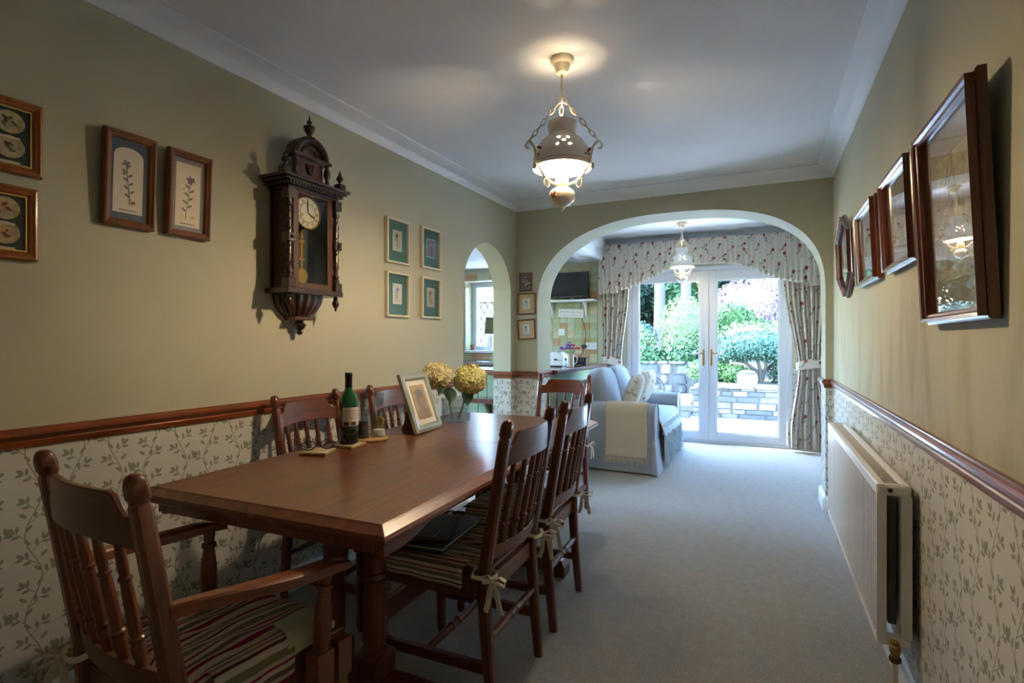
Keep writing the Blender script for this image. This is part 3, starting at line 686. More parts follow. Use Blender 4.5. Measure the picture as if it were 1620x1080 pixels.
def mill(x,y,label,fill,fname,hh):
    o=thing('spice_mill',label,'mill',(x,y,TZ+.0105))
    MB().lathe([(.0275,.0),(.028,.006),(.0265,.05),(.020,.11),(.0175,.135),(.019,.142),(.0235,.175),(.0245,.188)],24,cap=False).build('glass_body',M['glass'],o)
    MB().lathe([(.0268,.003),(.0268,.008),(.0255,hh*.8),(.023,hh),(.001,hh+.002)],20).build(fname,fill,o)
    MB().lathe([(.0155,.136),(.0165,.142),(.019,.165),(.012,.172),(.001,.173)],18).build('glass_stopper',M['glass'],o)
    for z_,r_ in ((.189,.0245),(.137,.0178),(.002,.0275)): MB().tube([(r_*math.cos(q),r_*math.sin(q),z_) for q in [2*PI*k/24 for k in range(24)]],.0014,5,closed=True).build('glass_rim',M['glass'],o)
mill(-1.567,1.825,'glass pepper mill filled with dark peppercorns',pm('peppercorns',(58,44,36),.8,noise=.7,nscale=260,bump=1,bscale=260),'peppercorns',.072)
mill(-1.533,1.893,'glass salt mill with a little white salt',pm('salt',(226,224,218),.8,bump=1,bscale=300),'salt',.03)
tu=thing('glass_tumbler','clear glass tumbler with a yellow packet behind the mills','glass',(-1.60,1.965,TZ))
MB().lathe([(.028,.0),(.03,.002),(.034,.10),(.0325,.10),(.029,.004)],24,cap=False).build('tumbler',M['glass'],tu)
MB().box((0,0,.045),(.034,.012,.075),Matrix.Rotation(.25,4,'Y')).build('packet',pm('yellow_packet',(206,176,40),.5),tu,bevel=.002)
# standing photograph
pf=thing('photo_frame','mirrored silver photo frame with a faded portrait standing on the table','photo frame',(-1.441,2.153,TZ+.0045),PI/2+.09)
T_=Matrix.Rotation(-.345,4,'X')           # leans back
PW,PH=.25,.285
def fl(a,b,t): return T_@Vector((a,t,b))
o=MB().sweep([(-PW/2,0),(PW/2,0),(PW/2,PH),(-PW/2,PH)],[(0,.010),(0,-.006),(.012,-.012),(.026,-.010),(.034,-.004),(.034,.010)],closed=True,fn=fl).build('mirror_border',pm('mirror_silver',(196,206,202),.14,.55),pf)
MB().prism([(-PW/2+.003,.003),(PW/2-.003,.003),(PW/2-.003,PH-.003),(-PW/2+.003,PH-.003)],.004,.009,fl).build('backing',M['iron'],pf)
MB().prism([(-PW/2+.033,.033),(PW/2-.033,.033),(PW/2-.033,PH-.033),(-PW/2+.033,PH-.033)],.0,.0035,fl).build('mount',M['paper_w'],pf)
ph=MB().box((0,0,0),(.125,.002,.165)).build('portrait',soft_print('portrait_print',(176,156,124),[(0,-.070,.062,.050,(128,120,108),.8),(.002,.012,.040,.052,(98,108,128),.85),(.006,-.002,.021,.027,(166,136,120),.8),(.0,.046,.052,.016,(112,120,136),.6),(.02,-.055,.02,.02,(104,112,104),.5)]),pf)
ph.matrix_local=T_@Matrix.Translation((0,-.0012,PH/2))
es=MB().prism([(.012,.0),(.135,.0),(.125,.02),(.085,.16),(.066,.16)],-.004,.004,lambda a,b,t:(t-.02,a+.006,b-.004)); es.build('easel_back',pm('easel_brown',(92,44,30),.8),pf)
# hydrangeas in a glass vase
vs=thing('flower_vase','lobed clear glass vase of water','vase',(-1.478,2.455,TZ))
MB().lathe([(.001,.003),(.066,.002),(.072,.008),(.073,.125),(.068,.125),(.067,.012),(.001,.010)],64,lobes=9,amp=.07,cap=False).build('vase_glass',M['glass'],vs)
MB().tube([(.0735*(1+.07*math.cos(9*q))*math.cos(q),.0735*(1+.07*math.cos(9*q))*math.sin(q),.126) for q in [2*PI*k/72 for k in range(72)]],.0015,5,closed=True).build('vase_rim',M['glass'],vs)
MB().lathe([(.001,.0125),(.062,.0125),(.063,.075),(.001,.0752)],36,lobes=9,amp=.06).build('water',glassy('water',(.94,.97,.96),0,1.33),vs)
def hydrangea(c,r,mat,label,foot,seed,leaves):
    R=random.Random(seed); o=thing('hydrangea',label,'flower',(foot[0],foot[1],TZ+.016)); b=Vector(foot+(TZ+.016,)); c=Vector(c)-b
    MB().tube([(0,0,0),(c.x*.3+.01,c.y*.3,c.z*.4),(c.x*.8,c.y*.8,c.z*.75),(c.x,c.y,c.z)],.0035,7).build('stem',M['ink_g'],o)
    fl=MB(); n=430
    fl.sphere(c,(r*.80,r*.80,r*.70),20,12)
    for k in range(n):
        zz=1-2*(k+.5)/n; a=k*2.39996+R.uniform(-.1,.1); q=math.sqrt(1-zz*zz); d=Vector((q*math.cos(a),q*math.sin(a),zz*.86))
        p=c+d*r*R.uniform(.86,1.06); nn=(d+Vector((R.uniform(-.4,.4),R.uniform(-.4,.4),R.uniform(-.4,.4)))).normalized()
        Mx=Matrix.Translation(p)@nn.to_track_quat('Z','Y').to_matrix().to_4x4()@Matrix.Rotation(R.uniform(0,2),4,'Z')
        s=r*.17
        for j in range(4):
            t=j*PI/2; e=.55
            fl.add([(0,0,0),(s*math.cos(t-e),s*math.sin(t-e),.3*s),(1.35*s*math.cos(t),1.35*s*math.sin(t),.1*s),(s*math.cos(t+e),s*math.sin(t+e),.3*s)],[(0,1,2,3)],Mx)
    fl.build('flower_head',mat,o,smooth=False)
    for (p,q,sz,rz) in leaves:
        def lf(u,v,p=p,q=q,sz=sz):
            wdt=sz*.42*math.sin(PI*min(1,u*.92+.06))**.8; return (0,0,0)
        p=Vector(p)-b; d=Vector(q).normalized(); sd=d.cross(Vector((.9,-.4,.1))).normalized(); up=sd.cross(d)
        g=MB().grid(8,4,lambda u,v:tuple(p+d*(u*sz)+sd*((v-.5)*sz*.95*max(0.02,math.sin(PI*min(1,u**.8*.97+.03))))+up*(.12*sz*abs(v-.5)*2-.25*sz*u*u)))
        g.build('leaf',M['dleaf'],o)
hydrangea((-1.570,2.412,1.008),.074,M['hyd0'],'large round cream hydrangea head on a stem in the vase',(-1.49,2.44),3,[((-1.49,2.40,.945),(.35,-.3,-.75),.085,0),((-1.53,2.39,.955),(.2,-.5,-.6),.06,0)])
hydrangea((-1.418,2.500,.985),.084,M['hyd1'],'large round greenish-yellow hydrangea head on a stem in the vase',(-1.47,2.47),5,[((-1.42,2.46,.93),(.3,-.2,-.85),.08,0),((-1.44,2.49,.925),(.2,.35,-.8),.07,0)])

# ================================================================== PICTURES
def oval(mb,x,z,rx,rz,y,mi=0,n=20,ang=0):
    ca,sa=math.cos(ang),math.sin(ang)
    mb.add([(x+rx*math.cos(t)*ca-rz*math.sin(t)*sa,y,z+rx*math.cos(t)*sa+rz*math.sin(t)*ca) for t in [2*PI*k/n for k in range(n)]],[tuple(range(n))],mi=mi)
def picture(name,label,loc,rz,w,h,frame_mat,border,depth,mat_mat,art,mount=None,rx=0,ry=0,shape=None,group=None,prof=None,inner=None,glass='pane'):
    """origin at the middle of the back; the front faces -Y"""
    o=thing(name,label,'picture',loc,rz,group,rx=rx,ry=ry)
    pts=shape or [(-w/2,-h/2),(w/2,-h/2),(w/2,h/2),(-w/2,h/2)]
    pr=prof or [(0,0),(0,-depth*.75),(border*.15,-depth*.95),(border*.35,-depth),(border*.6,-depth*.8),(border*.8,-depth*.72),(border,-depth*.45),(border,0)]
    fn=lambda a,b,t:(a,t,b)
    MB().sweep(pts,pr,closed=True,fn=fn).build('frame_moulding',frame_mat,o)
    k=border*.7; s=lambda q:[(x*(1-2*q/w),z*(1-2*q/h)) for x,z in pts]
    MB().prism(s(k),-.0035,-.002,fn).build('backing_mount',mat_mat,o)
    if inner:                                          # thin slip inside the moulding
        MB().sweep(s(border),[(0,-depth*.4),(0,-depth*.5),(inner[0],-depth*.5),(inner[0],-depth*.4)],closed=True,fn=fn).build('slip',inner[1],o)
    art(o,w,h)
    MB().prism(s(k),-depth*.40-.0005,-depth*.40,fn).build('glass',M[glass],o)
    return o
def panel(o,name,mat,x,z,w,h,y=-.0045,bevel=0):
    return MB().box((x,y,z),(w,.0012,h)).build(name,mat,o)
def art_sprig(o,pw,ph,seed,cols,x=0,z=0,y=-.0054,big=True):
    R=random.Random(seed); mb=MB(); mb.sm=False
    st=[(x+.10*pw*math.sin(2.5*k/10+seed),y,z-ph*.40+ph*.66*k/10) for k in range(11)]
    mb.tube(st,.0012 if big else .0008,4,mi=0)
    for k in range(2,9):
        p=st[k]; sd=1 if k%2 else -1; oval(mb,p[0]+sd*pw*.12,p[2]+ph*.02,pw*.12,ph*.018,y-.0003,0,10,sd*.6)
    tx,tz=st[-1][0],st[-1][2]
    for k in range(6):
        a=k*PI/3+R.random(); oval(mb,tx+pw*.11*math.cos(a),tz+pw*.10*math.sin(a),pw*.10,pw*.055,y-.0004,1,10,a)
    oval(mb,x+pw*.22,z-ph*.36,pw*.1,ph*.025,y-.0003,2,10,.5); oval(mb,x-pw*.2,z+ph*.1,pw*.06,ph*.02,y-.0003,2,10,1)
    return mb.build('plant_drawing',cols,o)
# left wall, dark green mounts with ovals
def art_ovals(cols):
    def f(o,w,h):
        for z in (h*.19,-h*.14):
            for x in (-w*.17,w*.17):
                mb=MB(); oval(mb,x,z,.037,.034,-.0046); pr=mb.build('oval_print',M['engrave'],o,solid=.0006)
                R=random.Random(int(1000*(x+z)+9)); s=MB()
                for k in range(5): oval(s,x+R.uniform(-.018,.018),z+R.uniform(-.014,.012),.009,.005,-.0056-k*.0001,k%2,8,R.random()*3)
                s.build('blossom_print',cols,pr); panel(o,'caption_strip',M['paper'],x,z-.046,.05,.006)
    return f
PZ=.0
def lwpic(y,z,off=.004): return (lwx(y,off),y,z)
LR=PI/2-LW_M
picture('framed_print','dark green framed print of greenish ovals, hanging above the print of reddish ovals',lwpic(.785,1.808),LR,.235,.225,M['frame_gold'],.026,.022,M['dkgreen'],art_ovals([M['ink_g'],M['ink_k']]),inner=(.004,M['gilt']),glass='pane_matt')
picture('framed_print','dark green framed print of reddish ovals, hanging below the print of greenish ovals',lwpic(.773,1.547),LR,.235,.222,M['frame_gold'],.026,.022,M['dkgreen'],art_ovals([M['ink_r'],M['ink_y']]),inner=(.004,M['gilt']),glass='pane_matt')
def art_daisy(o,w,h):
    a,b=w-.075,h-.10
    P=[(-a/2,-b/2),(a/2,-b/2),(a/2,b*.36)]+[(a/2*math.cos(t),b*.36+b*.14*math.sin(t)) for t in [PI*k/10 for k in range(1,10)]]+[(-a/2,b*.36)]
    MB().prism(P,-.0042,-.0036,lambda x,z,t:(x,t,z)).build('arched_print',M['paper'],o)
    art_sprig(o,a*.8,b*.92,2,[M['ink_g'],M['greymat'],M['ink_r']]); panel(o,'caption_strip',M['greymat'],0,-b*.455,a*.6,.004)
def art_iris(o,w,h):
    a,b=w-.075,h-.085; panel(o,'paper_print',pm('iris_paper',(214,198,172),.8),0,0,a,b,-.0042)
    art_sprig(o,a*.9,b*.95,5,[M['ink_g'],M['ink_p'],M['ink_y']]); panel(o,'caption_strip',M['greymat'],0,-b*.455,a*.6,.004)
picture('framed_print','brown framed daisy print with arched blue surround',lwpic(1.150,1.758,.014),LR,.172,.330,M['frame_brown'],.026,.026,M['bluemat'],art_daisy,rx=.05,glass='pane_matt')
picture('framed_print','brown framed print of a purple iris on cream paper',lwpic(1.365,1.757,.014),LR,.172,.328,M['frame_brown'],.026,.026,M['greymat'],art_iris,rx=.05,glass='pane_matt')
def art_card(cols,seed,bg):
    def f(o,w,h):
        panel(o,'card_border',M['paper_w'],0,.005,w*.40,h*.46,-.0042); panel(o,'card_print',bg,0,.005,w*.36,h*.43,-.0050); art_sprig(o,w*.36,h*.40,seed,cols,0,.005,-.0060,False)
    return f
FR4=[(0,0),(0,-.016),(.002,-.018),(.012,-.018),(.013,-.014),(.013,0)]
ins=[('ink_g','ink_k',2,(186,178,156),'teal mounted card picture with a green herb, above the card with blue flowers',2.665,1.793),
     ('ink_p','ink_b',7,(120,104,112),'teal mounted card picture with a mauve bloom on a dark ground',3.015,1.801),
     ('ink_k','ink_b',4,(206,202,196),'teal mounted card picture with blue flowers, below the card with a green herb',2.665,1.470),
     ('ink_g','ink_r',9,(170,160,140),'teal mounted card picture whose glass reflects the garden, below the mauve bloom',3.015,1.474)]
for a_,b_c,sd,bgc,lb_,y_,z_ in ins:
    picture('framed_card',lb_,lwpic(y_,z_),LR,.215,.270,M['cream'],.013,.018,M['teal'],art_card([M[a_],M[b_c],M['ink_r']],sd,pm('card_bg_%d'%sd,bgc,.8)),group='cream framed cards',prof=FR4)
# pier pictures (front faces -Y)
def art_bouquet(o,w,h):
    R=random.Random(3); mb=MB()
    for k in range(34):
        oval(mb,R.gauss(0,w*.15),R.gauss(h*.04,h*.17),.007,.005,-.0052-k*.00004,R.choice((0,0,1,2,3)),8,R.random()*3)
    mb.build('flower_print',[M['ink_g'],M['ink_r'],M['paper_w'],M['ink_y']],o)
picture('framed_print','small brown framed dark flower picture at the top of the pier',(-1.892,YA-.003,1.705),0,.118,.168,M['frame_brown'],.013,.014,M['ink_k'],art_bouquet)
def art_small(seed):
    def f(o,w,h):
        panel(o,'print_paper',M['paper_w'],0,.0,w*.42,h*.5,-.0042); art_sprig(o,w*.42,h*.44,seed,[M['ink_k'],M['ink_b'],M['ink_b']],0,0,-.0055,False)
    return f
picture('framed_print','beige mounted lilac print hanging level on the pier',(-1.884,YA-.003,1.515),0,.170,.190,M['frame_brown'],.012,.014,M['beigemat'],art_small(1))
picture('framed_print','beige mounted lilac print hanging crooked at the bottom of the pier',(-1.884,YA-.003,1.290),0,.168,.178,M['frame_brown'],.012,.014,M['beigemat'],art_small(3),ry=-.06)
# right wall: heavy mahogany frames leaning out at the top
def art_engraving(o,w,h):
    a,b=w-.16,h-.2
    panel(o,'gilt_line',M['gilt'],0,0,a*.86+.014,b*.92+.014,-.0042); panel(o,'engraving',M['engrave'],0,0,a*.86,b*.92,-.0050)
    R=random.Random(int(w*1000)); mb=MB()
    for k in range(16):
        x,z=R.uniform(-a*.3,a*.3),R.uniform(-b*.36,b*.3); mb.tube([(x,-.0058,z),(x+R.uniform(-.03,.03),-.0058,z+.03),(x+R.uniform(-.04,.04),-.0058,z+.07)],.0005,4)
    mb.build('drawing_lines',M['ink_k'],o)
def rwpic(y,z): return (.437,y,z)
FRM=[(0,0),(0,-.016),(.004,-.019),(.008,-.020),(.008,-.036),(.016,-.034),(.020,-.028),(.026,-.026),(.030,-.018),(.030,0)]
def rpic(label,y0,y1,z0,z1,tilt,shape=None):
    h=z1-z0; o=picture('mahogany_frame',label,(.437-math.sin(tilt)*h/2-.002,(y0+y1)/2,(z0+z1)/2),-PI/2,y1-y0,h,M['frame_red'],.030,.036,M['silvermat'],art_engraving,rx=tilt,shape=shape,prof=FRM,group='mahogany frames on the stained wall')
    MB().tube([(-(y1-y0)*.3,.004,h*.38),(0,.004+.006,h*.47),((y1-y0)*.3,.004,h*.38)],.0012,4).build('hanging_cord',M['cream'],o)
rpic('large tall mahogany framed engraving above the radiator, biggest of four on the stained wall',1.40,1.86,1.235,1.755,.045)
rpic('mahogany framed engraving next to the largest frame on the stained wall',1.99,2.41,1.437,1.775,.045)
rpic('mahogany framed engraving beside the six-sided frame on the stained wall',2.575,3.035,1.442,1.785,.045)
hx=[(-.245,-.115),(0,-.232),(.245,-.115),(.245,.115),(0,.232),(-.245,.115)]
rpic('six-sided mahogany framed engraving by the arch on the stained wall',3.25,3.74,1.428,1.892,.04,hx)

# ================================================================== WALL CLOCK
ck=thing('wall_clock','carved dark wood Vienna style pendulum wall clock with enamel dial','clock',(lwx(1.895,.001),1.895,0),LR)
def cb(name,mat,*boxes,bevel=.002,parent=None):
    mb=MB()
    for lo,hi in boxes: mb.b2(lo,hi)
    return mb.build(name,mat,parent or ck,bevel=bevel)
CW,CD=.118,.120
cb('back_board',M['clock'],((-.14,-.012,1.43),(.14,0,1.93)))
cb('case_side',M['clock_lt'],((-CW-.012,-CD,1.43),(-CW,-.012,1.88)))
cb('case_side',M['clock_lt'],((CW,-CD,1.43),(CW+.012,-.012,1.88)))
MB().b2((-CW,-.016,1.44),(CW,-.0125,1.88)).build('inner_back',M['dark_in'],ck)
cb('door_frame',M['clock_lt'],((-CW,-CD-.008,1.43),(-CW+.030,-CD+.006,1.88)),((CW-.030,-CD-.008,1.43),(CW,-CD+.006,1.88)),((-CW+.030,-CD-.008,1.43),(CW-.030,-CD+.006,1.458)),((-CW+.030,-CD-.008,1.866),(CW-.030,-CD+.006,1.88)))
cb('cornice',M['clock'],((-.150,-.135,1.875),(.150,0,1.890)),((-.170,-.150,1.890),(.170,0,1.905)),((-.185,-.160,1.905),(.185,0,1.918)),((-.200,-.170,1.918),(.200,0,1.932)),bevel=.004)
dn=MB()
for k in range(19): dn.b2((-.162+k*.017,-.158,1.893),(-.151+k*.017,-.148,1.905))
dn.build('dentil_row',M['clock'],ck)
cb('ledge',M['clock'],((-.168,-.150,1.405),(.168,0,1.430)),bevel=.003)
COLP=[(0,.012),(.01,.019),(.05,.019),(.06,.013),(.08,.017),(.11,.017),(.13,.012),(.46,.014),(.54,.014),(.9,.012),(.91,.018),(.95,.018),(.96,.013),(1,.014)]
for sx in (-1,1):
    x=sx*.142
    MB().turned((x,-.125,1.47),(x,-.125,1.83),COLP,14).build('column',M['clock'],ck)
    rope=MB()
    for k in range(2): rope.tube([(x+.0135*math.cos(t+k*PI),-.125+.0135*math.sin(t+k*PI),1.52+t*.0125) for t in [q*.45 for q in range(46)]],.0035,5)
    rope.build('rope_carving',M['clock'],ck)
    for bq in (((x-.020,-.147,1.635),(x+.020,-.103,1.675)),((x-.021,-.148,1.43),(x+.021,-.102,1.472)),((x-.020,-.147,1.828),(x+.020,-.103,1.876))): cb('column_block',M['clock'],bq)
    MB().sphere((x,-.148,1.655),.009,10,6).build('boss',M['clock'],ck)
    pd=MB().lathe([(.006,1.405),(.012,1.398),(.009,1.39),(.016,1.378),(.017,1.370),(.010,1.355),(.005,1.350),(.006,1.342),(.001,1.333)],14,Matrix.Translation((x,-.125,0))); pd.build('drop_finial',M['clock'],ck)
    cb('plinth_block',M['clock'],((sx*.165-.020,-.150,1.932),(sx*.165+.020,-.110,1.965)))
    MB().lathe([(.016,1.965),(.006,1.972),(.008,1.978),(.018,1.990),(.016,2.000),(.007,2.010),(.009,2.016),(.004,2.024),(.001,2.038)],14,Matrix.Translation((sx*.165,-.130,0))).build('finial',M['clock'],ck)
    MB().lathe([(.013,1.932),(.013,1.955),(.008,1.965),(.017,1.99),(.017,2.0),(.008,2.03),(.014,2.045),(.014,2.052),(.001,2.056)],14,Matrix.Translation((sx*.095,-.115,0))).build('pediment_baluster',M['clock'],ck)
# pediment: panel, face mask, lunette with arch
P=[(-.082,1.932),(.082,1.932),(.082,2.050)]+[(.092*math.cos(t),2.05+.085*math.sin(t)) for t in [PI*k/18 for k in range(19)]]+[(-.082,2.050)]
MB().prism(P,-.100,-.070,lambda a,b,t:(a,t,b)).build('pediment',M['clock_lt'],ck)
ar=[(.092*math.cos(t),2.05+.085*math.sin(t)) for t in [PI*k/20 for k in range(21)]]
MB().sweep(ar,[(-.012,-.060),(-.012,-.122),(.004,-.126),(.014,-.116),(.014,-.060)],fn=lambda a,b,t:(a,t,b)).build('pediment_arch',M['clock'],ck)
cb('pediment_shelf',M['clock'],((-.115,-.130,2.040),(.115,-.060,2.054)))
fanm=MB()
for k in range(9):
    t=PI*(k+.5)/9; fanm.sphere((.045*math.cos(t),-.102,2.058+.042*math.sin(t)),(.012,.008,.012),8,6)
fanm.build('lunette_carving',M['clock'],ck)
mk=MB(); mk.sphere((0,-.104,1.995),(.018,.014,.026),12,8); mk.sphere((-.016,-.102,2.012),.010,8,6); mk.sphere((.016,-.102,2.012),.010,8,6); mk.sphere((0,-.116,1.992),(.005,.006,.008),8,6); mk.build('carved_mask',M['clock'],ck)
MB().lathe([(.030,2.135),(.030,2.145),(.014,2.150),(.010,2.158),(.022,2.176),(.026,2.190),(.028,2.194),(.028,2.199),(.012,2.206),(.008,2.212),(.014,2.220),(.012,2.226),(.005,2.233),(.003,2.246),(.001,2.256)],16,Matrix.Translation((0,-.100,0))).build('top_finial',M['clock'],ck)
# bottom corbel with gadroons
def corb(u,v):
    a=PI*u; zz=lerp(1.405,1.300,v); r=(.118*math.cos(v*1.15)**.8); g=1+.035*math.cos(u*PI*18)*(1 if v<.9 else 0)
    return (-r*1.05*g*math.cos(a),-.115*math.sin(a)**.7*math.cos(v*1.0)*g if 0<u<1 else 0,zz)
MB().grid(72,10,corb).build('gadrooned_corbel',M['clock'],ck)
cb('corbel_foot',M['clock_lt'],((-.062,-.075,1.288),(.062,0,1.304)),bevel=.003)
MB().lathe([(.022,1.288),(.016,1.280),(.030,1.268),(.030,1.262),(.020,1.246),(.010,1.240),(.015,1.232),(.012,1.222),(.001,1.216)],14,Matrix.Translation((0,-.035,0))).build('bottom_finial',M['clock'],ck)
# dial, hands, pendulum, glass
dl=MB().lathe([(.001,.004),(.070,.004),(.074,0),(.074,-.003)],40,Matrix.Translation((0,-.085,1.795))@Matrix.Rotation(PI/2,4,'X')).build('dial',M['dial'],ck)
MB().tube([(.0745*math.cos(t),-.090,1.795+.0745*math.sin(t)) for t in [2*PI*k/40 for k in range(40)]],.004,6,closed=True).build('bezel',M['brass'],dl)
MB().tube([(.046*math.cos(t),-.0894,1.795+.046*math.sin(t)) for t in [2*PI*k/36 for k in range(36)]],.0012,4,closed=True).build('inner_ring',M['ink_k'],dl)
nm=MB()
for k,cnt in enumerate((3,1,2,3,3,2,2,3,4,3,2,3)):
    t=PI/2-2*PI*k/12
    for q in range(cnt):
        aa=t+(q-(cnt-1)/2)*.075
        nm.add([(math.cos(aa)*r+e*math.sin(aa),-.0896,1.795+math.sin(aa)*r-e*math.cos(aa)) for r,e in ((.050,-.0011),(.050,.0011),(.065,.0011),(.065,-.0011))],[(0,1,2,3)])
nm.build('roman_numerals',M['black'],dl)
hd=MB()
for a_,L in ((PI/2-2*PI*(4.05/12),.040),(PI/2-2*PI*(-.6/60),.056)):
    hd.tube([(0,-.092,1.795),(math.cos(a_)*L*.6,-.092,1.795+math.sin(a_)*L*.6),(math.cos(a_)*L,-.092,1.795+math.sin(a_)*L)],[.0022,.0035,.001],5)
hd.build('hands',M['black'],dl)
for sx in (-1,1): MB().lathe([(.001,0),(.0075,0),(.0075,-.002),(.001,-.002)],14,Matrix.Translation((sx*.033,-.0905,1.782))@Matrix.Rotation(PI/2,4,'X'),).build('winding_hole',M['brass'],dl)
pe=MB(); pe.b2((-.004,-.05,1.535),(.004,-.046,1.72)); 
for q in (-.012,0,.012): pe.tube([(q,-.048,1.58),(q,-.048,1.70)],.0022,6)
pe.b2((-.017,-.051,1.575),(.017,-.045,1.583)); pe.b2((-.017,-.051,1.66),(.017,-.045,1.668)); pe.build('pendulum_rod',M['brass'],ck)
MB().lathe([(.001,-.010),(.014,-.010),(.016,-.007),(.024,-.008),(.034,-.004),(.037,0),(.034,.003),(.001,.003)],30,Matrix.Translation((0,-.048,1.500))@Matrix.Rotation(PI/2,4,'X')).build('pendulum_bob',M['brass'],ck)
MB().b2((-CW+.028,-CD+.001,1.456),(CW-.028,-CD+.003,1.868)).build('glass',M['pane'],ck)

# ================================================================== PENDANT LAMPS
def make_lamp():
    t=thing('pendant_lamp','x','lamp')
    dz=0
    MB().lathe([(.050,0),(.052,-.006),(.048,-.018),(.036,-.026),(.033,-.04),(.024,-.062),(.010,-.068),(.001,-.068)],28).build('ceiling_rose',M['cream_metal'],t)
    MB().tube([(0,0,-.066),(0,0,-.145)],.006,8).build('rod',M['cream_metal'],t)
    MB().tube([(.012*math.cos(a),0,-.157+.012*math.sin(a)) for a in [2*PI*k/14 for k in range(14)]],.0028,6,closed=True).build('ring',M['cream_metal'],t)
    # chains
    for k in range(3):
        a=2*PI*k/3-.09; P0=Vector((0,0,-.168)); P1=Vector((.170*math.cos(a),.170*math.sin(a),-.388)); d=P1-P0; n=8
        ch=MB(); ax=d.normalized()
        for j in range(n):
            c=P0+d*((j+.5)/n); L=d.length/n*.62; side=Vector((-math.sin(a),math.cos(a),0)) if j%2 else ax.cross(Vector((-math.sin(a),math.cos(a),0)))
            ch.tube([c+ax*(L*math.cos(q))+side*(.0080*math.sin(q)) for q in [2*PI*i/12 for i in range(12)]],.0026,5,closed=True)
        ch.build('chain',M['cream_metal'],t)
        # scrolled arm from hub to chain end
        E=Vector((math.cos(a),math.sin(a),0)); A=lambda r,z:tuple(E*r+Vector((0,0,z)))
        sc=MB()
        sc.tube([A(.02,-.545),A(.06,-.540),A(.095,-.515),A(.122,-.478),A(.132,-.440),A(.142,-.405),A(.158,-.388),A(.176,-.390),A(.184,-.404),A(.176,-.418),A(.164,-.414)],[.0078]*7+[.006]*4,7,flat=.6)
        sc.tube([A(.088,-.520),A(.094,-.540),A(.088,-.560),A(.074,-.564),A(.066,-.554),A(.070,-.546)],.0045,7,flat=.6)
        sc.tube([A(.126,-.470),A(.112,-.450),A(.112,-.430),A(.124,-.424)],.004,6)
        o=sc.build('scroll_arm',M['cream_metal'],t)
        rs=MB(); cc=Vector(A(.138,-.482))
        for q in range(5):
            w_=2*PI*q/5; rs.sphere(cc+Vector((-math.sin(a)*math.cos(w_),math.cos(a)*math.cos(w_),math.sin(w_)))*.008,(.007,.007,.007),8,5)
        rs.sphere(cc+E*.004,.006,8,5); rs.build('rosette',M['cream_metal'],o)
    # holed ceramic shade
    prof=[(.056,-.272),(.060,-.274),(.062,-.290),(.054,-.322),(.053,-.328),(.066,-.340),(.088,-.358),(.106,-.384),(.118,-.414),(.1225,-.444),(.1235,-.462),(.126,-.474)]
    # resample finely so that the drilled holes can be left open
    pts=[]
    for i in range(len(prof)-1):
        m_=8 if i>=5 else 2
        for j in range(m_): pts.append((lerp(prof[i][0],prof[i+1][0],j/m_),lerp(prof[i][1],prof[i+1][1],j/m_)))
    pts.append(prof[-1]); n=144
    holes=[]
    for g in range(3):
        a=-1.17+2*PI*g/3
        for (da,z) in ((-.19,-.372),(.19,-.372),(0,-.388),(-.22,-.406),(.22,-.406)): holes.append((a+da,z))
    sh=MB(); sh.sm=True; V=[]; Fs=[]
    for r,z in pts:
        for j in range(n): V.append((r*math.cos(2*PI*j/n),r*math.sin(2*PI*j/n),z))
    for i in range(len(pts)-1):
        for j in range(n):
            a=2*PI*(j+.5)/n; z=(pts[i][1]+pts[i+1][1])/2; r=(pts[i][0]+pts[i+1][0])/2; skip=False
            for ha,hz in holes:
                dd=(a-ha+PI)%(2*PI)-PI
                if (dd*r)**2+((z-hz)*1.25)**2<.0068**2: skip=True;break
            if not skip: Fs.append((i*n+j,i*n+(j+1)%n,(i+1)*n+(j+1)%n,(i+1)*n+j))
    sh.add(V,Fs); so=sh.build('shade',M['shade_c'],t,solid=.003)
    bn=MB(); 
    for z,r in ((-.334,.056),(-.362,.0915),(-.456,.1245)): bn.tube([(r*math.cos(q),r*math.sin(q),z) for q in [2*PI*k/48 for k in range(48)]],.0012,5,closed=True)
    bn.build('painted_line',pm('brown_line',(120,92,72),.4),so)
    fm=MB(); R=random.Random(2)
    for g in range(3):
        a=-1.17+2*PI*g/3+PI/3
        for q in range(7):
            aa=a+R.uniform(-.2,.2); z=-.42+R.uniform(-.018,.02); r=.121
            fm.sphere((r*math.cos(aa),r*math.sin(aa),z),(.007,.007,.005),6,4,mi=q%2)
    fm.build('painted_flower',[pm('paint_red',(150,70,50),.5),M['ink_g']],so)
    MB().lathe([(.018,-.40),(.019,-.30),(.017,-.225)],20,cap=False).build('glass_chimney',M['glass'],t)
    MB().lathe([(.0195,-.350),(.040,-.348),(.040,-.345),(.0195,-.347)],24,cap=False).build('light_baffle_ring',M['cream_metal'],t)  # ring added to dim and soften the light thrown up on the ceiling
    MB().lathe([(.012,-.548),(.024,-.540),(.029,-.524),(.027,-.508),(.016,-.499),(.001,-.499)],24).build('burner_cup',M['cream_metal'],t)
    bo=MB().lathe([(.012,-.548),(.030,-.556),(.050,-.572),(.056,-.590),(.050,-.612),(.034,-.630),(.018,-.636),(.010,-.640),(.012,-.646),(.004,-.652),(.001,-.660)],36,lobes=18,amp=.018).build('font_bowl',M['shade_c'],t)
    fm=MB(); 
    for q in range(6): a=-2.2+q*.09; fm.sphere((.054*math.cos(a),.054*math.sin(a),-.592+.009*math.sin(q*2.1)),(.006,.006,.006),6,4)
    fm.build('painted_flower',pm('paint_rust',(150,76,40),.5),bo)
    MB().lathe([(.012,-.500),(.014,-.482),(.026,-.464),(.031,-.444),(.026,-.422),(.001,-.410)],20).build('bulb',M['bulb'],t)
    return t
